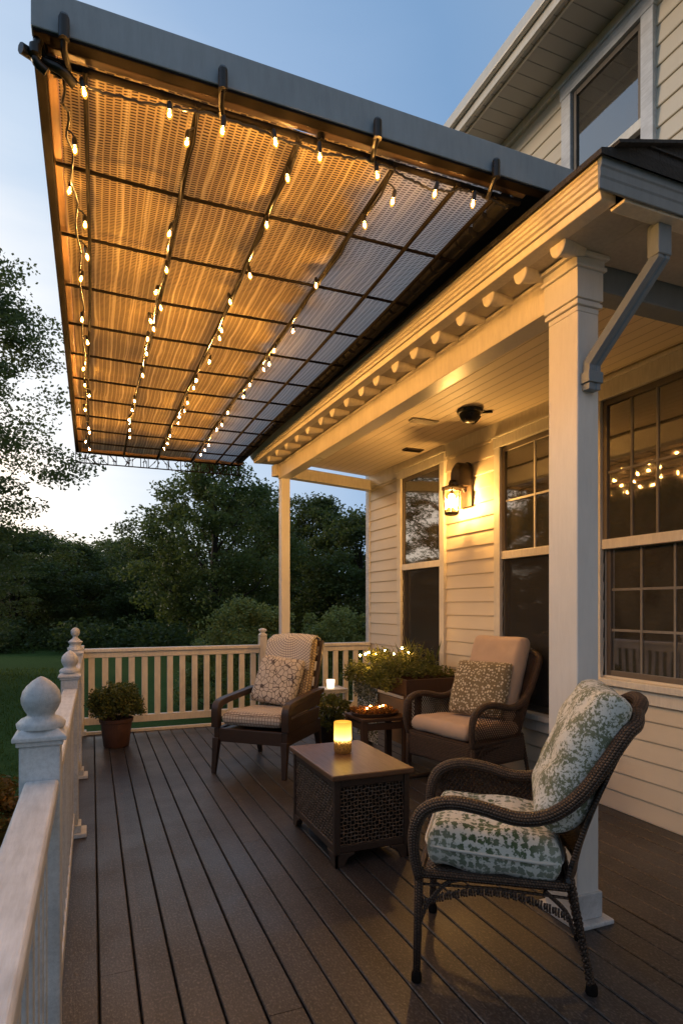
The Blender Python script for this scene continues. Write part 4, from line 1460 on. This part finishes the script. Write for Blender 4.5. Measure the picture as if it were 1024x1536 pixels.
BG = 'trees beyond the lawn'
def bt(kind, label, px, d, s, rz=0, sz=1.0):
    x, y = polar(px, d)
    return tree(kind, label, x, y, s, rz, sz, group=BG)

bt('broad', 'large green tree with bare trunk behind the far railing', 322, 23, .83, .4, 1.0)
bt('airy', 'tall feathery tree at the left edge of the picture', -130, 13.5, 1.05, 1.0, 1.0)
bt('airy', 'lower feathery tree standing in front of the dark left wood', -45, 19, .60, 2.6, .82)
bt('dense', 'dark rounded tree at far left of the lawn', 20, 33, 1.05, .5, .70)
bt('dense', 'dark tree just right of the leftmost rounded tree', 118, 38, .95, 2.1, .73)
bt('broad', 'small bright topped tree in the gap left of centre', 175, 42, .92, 4.0, .80)
bt('dense', 'dark tree tucked against the left side of the large tree', 232, 34, .82, 3.2, .85)
bt('tall', 'tall dark tree behind the large tree with bare trunk', 385, 34, .95, 1.2, .80)
bt('tall', 'dark tree seen right beside the far porch post', 470, 29, .75, 4.4, .88)
bt('dense', 'dark tree next to the house corner', 540, 26, .80, 5.2, .90)
bt('dense', 'dark tree filling the gap behind the bright topped tree', 200, 55, 1.25, .9, .68)
bt('dense', 'distant dark tree behind the leftmost trees', 70, 52, 1.35, 1.9, .70)
# trees to the side and behind, mirrored in the windows
for k, (x, y, s, kind) in enumerate(((-13, 16, 1.35, 'broad'), (-17, 12, 1.4, 'dense'), (-16, 5, 1.1, 'broad'), (-19, 22, 1.5, 'tall'), (-22, -6, 1.0, 'dense'), (-12, 22, 1.15, 'broad'), (-15, 19, 1.45, 'dense'))):
    t = tree(kind, ['broad green tree out on the side lawn', 'dark tree on the side lawn'][kind != 'broad'], x, y, s, k * 1.1, .66, group='trees on the side lawn mirrored in the windows')

# continuous dark wood behind everything
rs = np.random.default_rng(77)
cen, rad, cnt = [], [], []
for k in range(520):
    px = rs.uniform(-700, 900)
    d = rs.uniform(58, 74)
    x, y = polar(px, d)
    z = rs.uniform(-.5, 6.2 + 1.5 * math.sin(px * .018) + .8 * math.sin(px * .05))
    cen.append((x, y, z)); rr_ = rs.uniform(1.4, 2.6); rad.append((rr_, rr_, rr_ * .8)); cnt.append(95)
V = leaf_cloud(cen, rad, cnt, .26, rs=rs)
o = link('distant_woodland', quads_mesh('distant_woodland', V), 'leaves_dark')
tag(o, 'dark unbroken wood along the far side of the lawn', 'woodland', kind='stuff')
# undergrowth in front of the trees at left
cen, rad, cnt = [], [], []
for k in range(150):
    px = rs.uniform(-200, 330); d = rs.uniform(27, 33)
    x, y = polar(px, d)
    cen.append((x, y, rs.uniform(-.6, .5))); rr_ = rs.uniform(.5, 1.1); rad.append((rr_, rr_, rr_ * .7)); cnt.append(120)
o = link('undergrowth', quads_mesh('undergrowth', leaf_cloud(cen, rad, cnt, .10, rs=rs)), 'leaves_dark')
tag(o, 'dark tangled undergrowth at the edge of the lawn', 'undergrowth', kind='stuff')

# grass blades on the near lawn
n = 60000
px = rs.uniform(-9, -.3, n); d = rs.uniform(0, 1, n) ** 1.4 * 22 + 1.5
P = np.stack([px * (1 + d / 9), d, np.full(n, -.72)], 1)
a = rs.uniform(0, 2 * PI, n); hgt = rs.uniform(.03, .085, n); w = .004 + d * .0006
side = np.stack([np.cos(a), np.sin(a), 0 * a], 1) * w[:, None]
tip = P + np.stack([rs.normal(0, .02, n), rs.normal(0, .02, n), hgt], 1)
V = np.stack([P - side, P + side, tip + side * .2, tip - side * .2], 1).reshape(-1, 3)
o = link('grass', quads_mesh('grass', V), 'grass_blades')
tag(o, 'short mown green grass on the lawn beside the porch', 'grass', kind='stuff')

# ------------------------------------------------------------------ shrubs and potted plants
def shrub(name, label, loc, r, h, n, leaf, mat, seed, group=None, cl=40, cat='shrub'):
    rs = np.random.default_rng(seed); random.seed(seed)
    t = thing(name, label, cat, loc, 0, group)
    cen, rad, cnt = [], [], []
    for k in range(cl):
        th = rs.random() * 2 * PI; u = rs.random()
        q = rs.random() ** .5
        cen.append((r * .85 * q * math.cos(th) * math.sqrt(1 - (u * .92) ** 2), r * .85 * q * math.sin(th) * math.sqrt(1 - (u * .92) ** 2), h * (.12 + .82 * u)))
        c = r * (.16 + .2 * rs.random()); rad.append((c, c, c * .8)); cnt.append(n // cl)
    o = link('foliage', quads_mesh('foliage', leaf_cloud(cen, rad, cnt, leaf, rs=rs)), mat, t)
    b = MB()
    for k in range(min(14, cl)):
        limb(b, (random.uniform(-.03, .03), random.uniform(-.03, .03), 0), cen[k], .012 * r + .004, .003, .15, 4)
    b.build('stem', 'bark', t, smooth=60)
    return t

GB = 'bushes behind the far railing'
for i, (px_, d_, r_, h_, lab) in enumerate(((318, 13.0, .8, 1.75, 'low pale green bush leftmost behind the far railing'), (365, 11.6, 1.0, 2.35, 'wide pale green bush behind the armchair and far railing'), (412, 12.2, .75, 2.2, 'pale green bush just left of the far porch post'),
                                            (478, 12.0, .85, 2.15, 'pale green bush just right of the far porch post'), (525, 12.5, .85, 2.2, 'pale green bush against the house corner'))):
    x, y = polar(px_, d_)
    shrub('bush', lab, (x, y, -.75), r_, h_, 9000, .034, 'leaves_bush', 30 + i, GB, 60)
shrub('warm_lit_shrub', 'low shrub beside the deck edge, orange light put into its leaf colour', (-.80, 5.3, -.72), .52, .95, 5000, .028, 'leaves_warm_lit', 41)
shrub('warm_lit_shrub', 'second shrub further along the deck edge, orange light put into its leaf colour', (-.85, 3.9, -.72), .46, .72, 4000, .026, 'leaves_warm_lit', 42)

# pot of greenery by the left railing
pt = thing('potted_bush', 'round leafy bush in a terracotta pot in the far corner', 'potted plant', (.235, 6.72, 0))
MB().lathe([(.115, 0), (.125, .01), (.155, .25), (.165, .255), (.17, .29), (.155, .29), (.145, .26), (.01, .25)], n=28).build('pot', 'terracotta', pt, smooth=40)
rs = np.random.default_rng(55)
cen, rad, cnt = [], [], []
for k in range(110):
    th = rs.random() * 2 * PI; u = rs.uniform(-.55, 1); q = .55 + .45 * rs.random()
    w_ = math.sqrt(max(.05, 1 - u * u))
    cen.append((.29 * q * w_ * math.cos(th), .29 * q * w_ * math.sin(th), .43 + .20 * u * q)); c = .05 + .03 * rs.random(); rad.append((c, c, c)); cnt.append(62)
link('foliage', quads_mesh('foliage', leaf_cloud(cen, rad, cnt, .017, rs=rs)), 'leaves_pot', pt)
b = MB()
for k in range(16): limb(b, (random.uniform(-.05, .05), random.uniform(-.05, .05), .25), cen[k], .005, .002, .1, 4)
b.build('stem', 'bark', pt, smooth=60)

# planter stand under the first window
ps = thing('planter_stand', 'wooden planter stand overflowing with greenery beneath the tall window', 'planter', (2.98, 5.62, 0))
b = MB()
b.box(-.30, .34, -.62, .28, .60, .62)
for (x0, x1, y0, y1) in ((-.30, -.275, -.62, .28), (.315, .34, -.62, .28), (-.274, .314, -.62, -.595), (-.274, .314, .255, .28)):
    b.box(x0, x1, y0, y1, .621, .76)
b.build('planter_box', 'stand_wood', ps, bevel=.004)
for x in (-.27, .31):
    for y in (-.59, .25):
        MB().box(x - .03, x + .03, y - .03, y + .03, 0, .599).build('leg', 'stand_wood', ps, bevel=.004)
b = MB().box(-.285, -.255, -.555, .215, .40, .56)
b.box(-.285, -.255, -.555, -.30, .14, .39)
b.build('front_board', 'light_wood', ps, bevel=.003)
rs = np.random.default_rng(66)
cen, rad, cnt = [], [], []
for k in range(150):
    x = rs.uniform(-.36, .30); y = rs.uniform(-.50, .50)
    hh = .80 + .20 * (1 - (y / .55) ** 2) * rs.random() - .10 * (abs(x) / .4) * rs.random()
    if rs.random() < .35: x = rs.uniform(-.44, -.30); hh = rs.uniform(.68, .82)
    cen.append((x, y, hh)); c = .05 + .05 * rs.random(); rad.append((c, c, c * .8)); cnt.append(48)
V1 = leaf_cloud(cen, rad, cnt, .021, rs=rs, aspect=.35)
# upright blades
bl = []
for k in range(60):
    x = rs.uniform(-.25, .25); y = rs.uniform(-.45, .42); a = rs.random() * 2 * PI; L = rs.uniform(.10, .26)
    p = np.array((x, y, .86)); tip = p + np.array((math.cos(a) * L * .6, math.sin(a) * L * .6, L)); s_ = np.array((-math.sin(a), math.cos(a), 0)) * .012
    m_ = (p + tip) / 2
    bl.append(np.stack([p, m_ + s_, tip, m_ - s_]))
link('foliage', quads_mesh('foliage', np.concatenate([V1] + bl)), 'leaves_planter', ps)
MB().box(-.312, -.302, -.02, .245, .04, .598).build('pale_panel', 'fabric_pale_leaf', ps, bevel=.002)
b = MB().box(-.30, -.28, .255, .50, .04, .64); b.build('pale_panel', 'fabric_pale_leaf', ps, bevel=.002)
# pale trailing leaves hanging at the outer corner
cen, rad, cnt = [], [], []
for k in range(34):
    y = rs.uniform(-.02, .50); x = -.32 - .05 * rs.random()
    z = rs.uniform(.50, .66)
    cen.append((x, y, z)); rad.append((.03, .05, .07)); cnt.append(26)
link('trailing_leaves', quads_mesh('trailing_leaves', leaf_cloud(cen, rad, cnt, .013, rs=rs, aspect=.7)), 'leaves_trail', ps)
fl = thing('fairy_lights', 'tiny warm fairy lights twined through the planter greenery', 'fairy lights', (2.98, 5.62, .9))
pts = []
pos = [(-.34, .33, .02), (-.34, .20, .04), (-.33, .14, .06), (-.28, .06, .05), (-.22, -.02, .09), (-.16, -.10, .06), (-.10, -.16, .12), (-.06, -.22, .08), (-.38, .02, -.10)]
MB().tube(catmull(pos, 5), .002, 4).build('cable', 'black_plastic', fl)
for i, p in enumerate(pos):
    r_ = .011 if i < 3 or i == 6 else .008
    MB().lathe([(.001, -r_), (r_ * .8, -r_ * .6), (r_, 0), (r_ * .8, r_ * .6), (.001, r_)], p, 8).build('light_bulb', 'fairy_glow', fl, smooth=90)

# side table with orange moss tray
st = thing('side_table', 'small dark wooden side table between the two far chairs', 'side table', (2.38, 5.0, 0))
MB().box(-.23, .23, -.20, .20, .435, .465).build('tabletop', 'stand_wood', st, bevel=.005)
for x in (-.2, .2):
    for y in (-.17, .17):
        MB().box(x - .028, x + .028, y - .024, y + .024, 0, .434).build('leg', 'stand_wood', st, bevel=.004)
b = MB().box(-.17, .17, -.18, -.16, .36, .42); b.box(-.17, .17, .16, .18, .36, .42); b.box(-.21, -.19, -.145, .145, .36, .42)
b.build('apron', 'stand_wood', st, bevel=.003)
tr_ = thing('moss_tray', 'shallow tray of orange dried moss glowing with tiny lights', 'tray', (2.36, 5.0, .466))
MB().lathe([(.17, 0), (.20, .004), (.215, .03), (.205, .03), (.19, .012), (.01, .01)], n=26, rx=1.05, ry=.85).build('tray', 'stand_wood', tr_, smooth=40)
cen = [(rs.uniform(-.17, .17), rs.uniform(-.13, .13), .035 + .012 * rs.random()) for k in range(50)]
link('moss', quads_mesh('moss', leaf_cloud(cen, [(.05, .05, .03)] * 50, [80] * 50, .012, rs=rs, aspect=.4)), 'moss_orange', tr_)
for p in ((-.10, -.05, .07), (.04, -.02, .075), (.10, .03, .07), (-.02, .05, .07)):
    MB().lathe([(.001, -.006), (.005, -.004), (.006, 0), (.005, .004), (.001, .006)], p, 8).build('light_bulb', 'fairy_glow', tr_, smooth=90)

# leafy plant on the floor + small lit votive on a stool
fp = thing('floor_plant', 'knee high leafy plant in a dark pot beside the wooden armchair', 'potted plant', (2.32, 6.05, 0))
MB().lathe([(.09, 0), (.10, .01), (.12, .16), (.125, .18), (.115, .18), (.11, .15), (.01, .15)], n=22).build('pot', 'bronze_metal', fp, smooth=40)
cen, rad, cnt = [], [], []
for k in range(46):
    th = rs.random() * 2 * PI; q = rs.random() ** .6
    cen.append((.20 * q * math.cos(th), .20 * q * math.sin(th), rs.uniform(.16, .46))); rad.append((.055, .055, .05)); cnt.append(30)
link('foliage', quads_mesh('foliage', leaf_cloud(cen, rad, cnt, .024, rs=rs)), 'leaves_planter', fp)
b = MB()
for k in range(12): limb(b, (random.uniform(-.03, .03), random.uniform(-.03, .03), .14), cen[k], .004, .002, .1, 4)
b.build('stem', 'bark', fp, smooth=60)
sl = thing('plant_stool', 'small white slatted stool behind the leafy floor plant', 'stool', (2.62, 6.75, 0))
b = MB()
for k in range(4): b.box(-.16, .16, -.15 + k * .078, -.085 + k * .078, .455, .475)
b.box(-.15, .15, -.15, .15, .425, .454)
b.build('seat', 'white_paint', sl, bevel=.003)
for x in (-.13, .13):
    for y in (-.12, .12):
        MB().box(x - .018, x + .018, y - .018, y + .018, 0, .424).build('leg', 'white_paint', sl, bevel=.003)
vt = thing('votive', 'small white glass votive glowing on the white stool', 'votive candle', (2.60, 6.72, .476))
MB().lathe([(.035, 0), (.04, .005), (.048, .07), (.05, .10), (.045, .10), (.04, .02), (.002, .018)], n=20).build('glass', 'votive_glow', vt, smooth=50)

# ------------------------------------------------------------------ camera
cam = bpy.data.cameras.new('Camera')
cam.sensor_fit = 'VERTICAL'
cam.sensor_height = 36.0; cam.sensor_width = 24.0
cam.lens = 918 / 1536 * 36
cam.shift_y = 140 / 1536
cam.clip_end = 2000; cam.clip_start = .05
co_ = bpy.data.objects.new('Camera', cam)
COL.objects.link(co_)
co_.location = (0, 0, 1.45)
co_.rotation_euler = (R(90), 0, -math.atan2(374, 918))
scene.camera = co_

# ------------------------------------------------------------------ light
SUN_AZ = (-.80, .60)      # where the last light comes from
SUN_EL = 15.0
w = bpy.data.worlds.new('World'); scene.world = w; w.use_nodes = True
t = w.node_tree; t.nodes.clear()
def wn(typ, **pr):
    n_ = t.nodes.new('ShaderNode' + typ)
    for k, v in pr.items(): setattr(n_, k, v)
    return n_
out = wn('OutputWorld'); bg = wn('Background')
sky = wn('TexSky', sky_type='NISHITA')
sky.sun_disc = False
sky.sun_elevation = R(4.0)
sky.sun_rotation = math.atan2(SUN_AZ[0], SUN_AZ[1])
sky.air_density = 1.0; sky.dust_density = .6; sky.ozone_density = 2.0
tc = wn('TexCoord')
dot = wn('VectorMath', operation='DOT_PRODUCT')
gdir = Vector((-.40, .89, .03)).normalized()
dot.inputs[1].default_value = gdir
nrm = wn('VectorMath', operation='NORMALIZE')
t.links.new(tc.outputs['Generated'], nrm.inputs[0])
t.links.new(nrm.outputs[0], dot.inputs[0])
# thin streaked cloud breaks the gradient up
mp = wn('Mapping'); mp.inputs['Scale'].default_value = (1.2, 1.2, 6.0)
t.links.new(nrm.outputs[0], mp.inputs[0])
nz = wn('TexNoise'); nz.inputs['Scale'].default_value = 2.4; nz.inputs['Detail'].default_value = 5
t.links.new(mp.outputs[0], nz.inputs['Vector'])
m1 = wn('Math', operation='MULTIPLY_ADD'); m1.inputs[1].default_value = .10; m1.inputs[2].default_value = -.05
t.links.new(nz.outputs[0], m1.inputs[0])
ad = wn('Math', operation='ADD'); t.links.new(dot.outputs['Value'], ad.inputs[0]); t.links.new(m1.outputs[0], ad.inputs[1])
mr = wn('MapRange'); mr.inputs['From Min'].default_value = -1; mr.inputs['From Max'].default_value = 1
t.links.new(ad.outputs[0], mr.inputs['Value'])
cr = wn('ValToRGB')
stops = [(0.0, (.36, .43, .54)), (.55, (.38, .52, .72)), (.72, (.26, .45, .75)), (.82, (.41, .60, .90)), (.90, (.76, .91, 1.11)), (.95, (1.3, 1.3, 1.3)), (.99, (2.4, 2.0, 1.6))]
while len(cr.color_ramp.elements) < len(stops): cr.color_ramp.elements.new(.5)
for e_, (p, c) in zip(cr.color_ramp.elements, stops):
    e_.position = p; e_.color = (*c, 1)
t.links.new(mr.outputs[0], cr.inputs[0])
sc_ = wn('VectorMath', operation='SCALE'); sc_.inputs['Scale'].default_value = .10
t.links.new(sky.outputs[0], sc_.inputs[0])
mx = wn('Mix', data_type='RGBA'); mx.inputs[0].default_value = .80
t.links.new(sc_.outputs[0], mx.inputs[6]); t.links.new(cr.outputs[0], mx.inputs[7])
t.links.new(mx.outputs[2], bg.inputs[0]); bg.inputs[1].default_value = 1.0
t.links.new(bg.outputs[0], out.inputs[0])

sun = bpy.data.lights.new('sun', 'SUN')
sun.energy = 1.7; sun.angle = R(16); sun.color = (1.0, .76, .52)
so = bpy.data.objects.new('sun', sun); COL.objects.link(so)
dv = Vector((SUN_AZ[0] * math.cos(R(SUN_EL)), SUN_AZ[1] * math.cos(R(SUN_EL)), math.sin(R(SUN_EL))))
so.rotation_euler = dv.to_track_quat('Z', 'Y').to_euler()
so.location = dv * 30

scene.view_settings.view_transform = 'Standard'
scene.view_settings.look = 'None'
scene.view_settings.exposure = 0
scene.render.engine = 'CYCLES'
cy = scene.cycles
cy.max_bounces = 7; cy.diffuse_bounces = 4; cy.glossy_bounces = 4; cy.transparent_max_bounces = 16
cy.sample_clamp_indirect = 3.0
cy.use_denoising = True
cy.caustics_reflective = False; cy.caustics_refractive = False
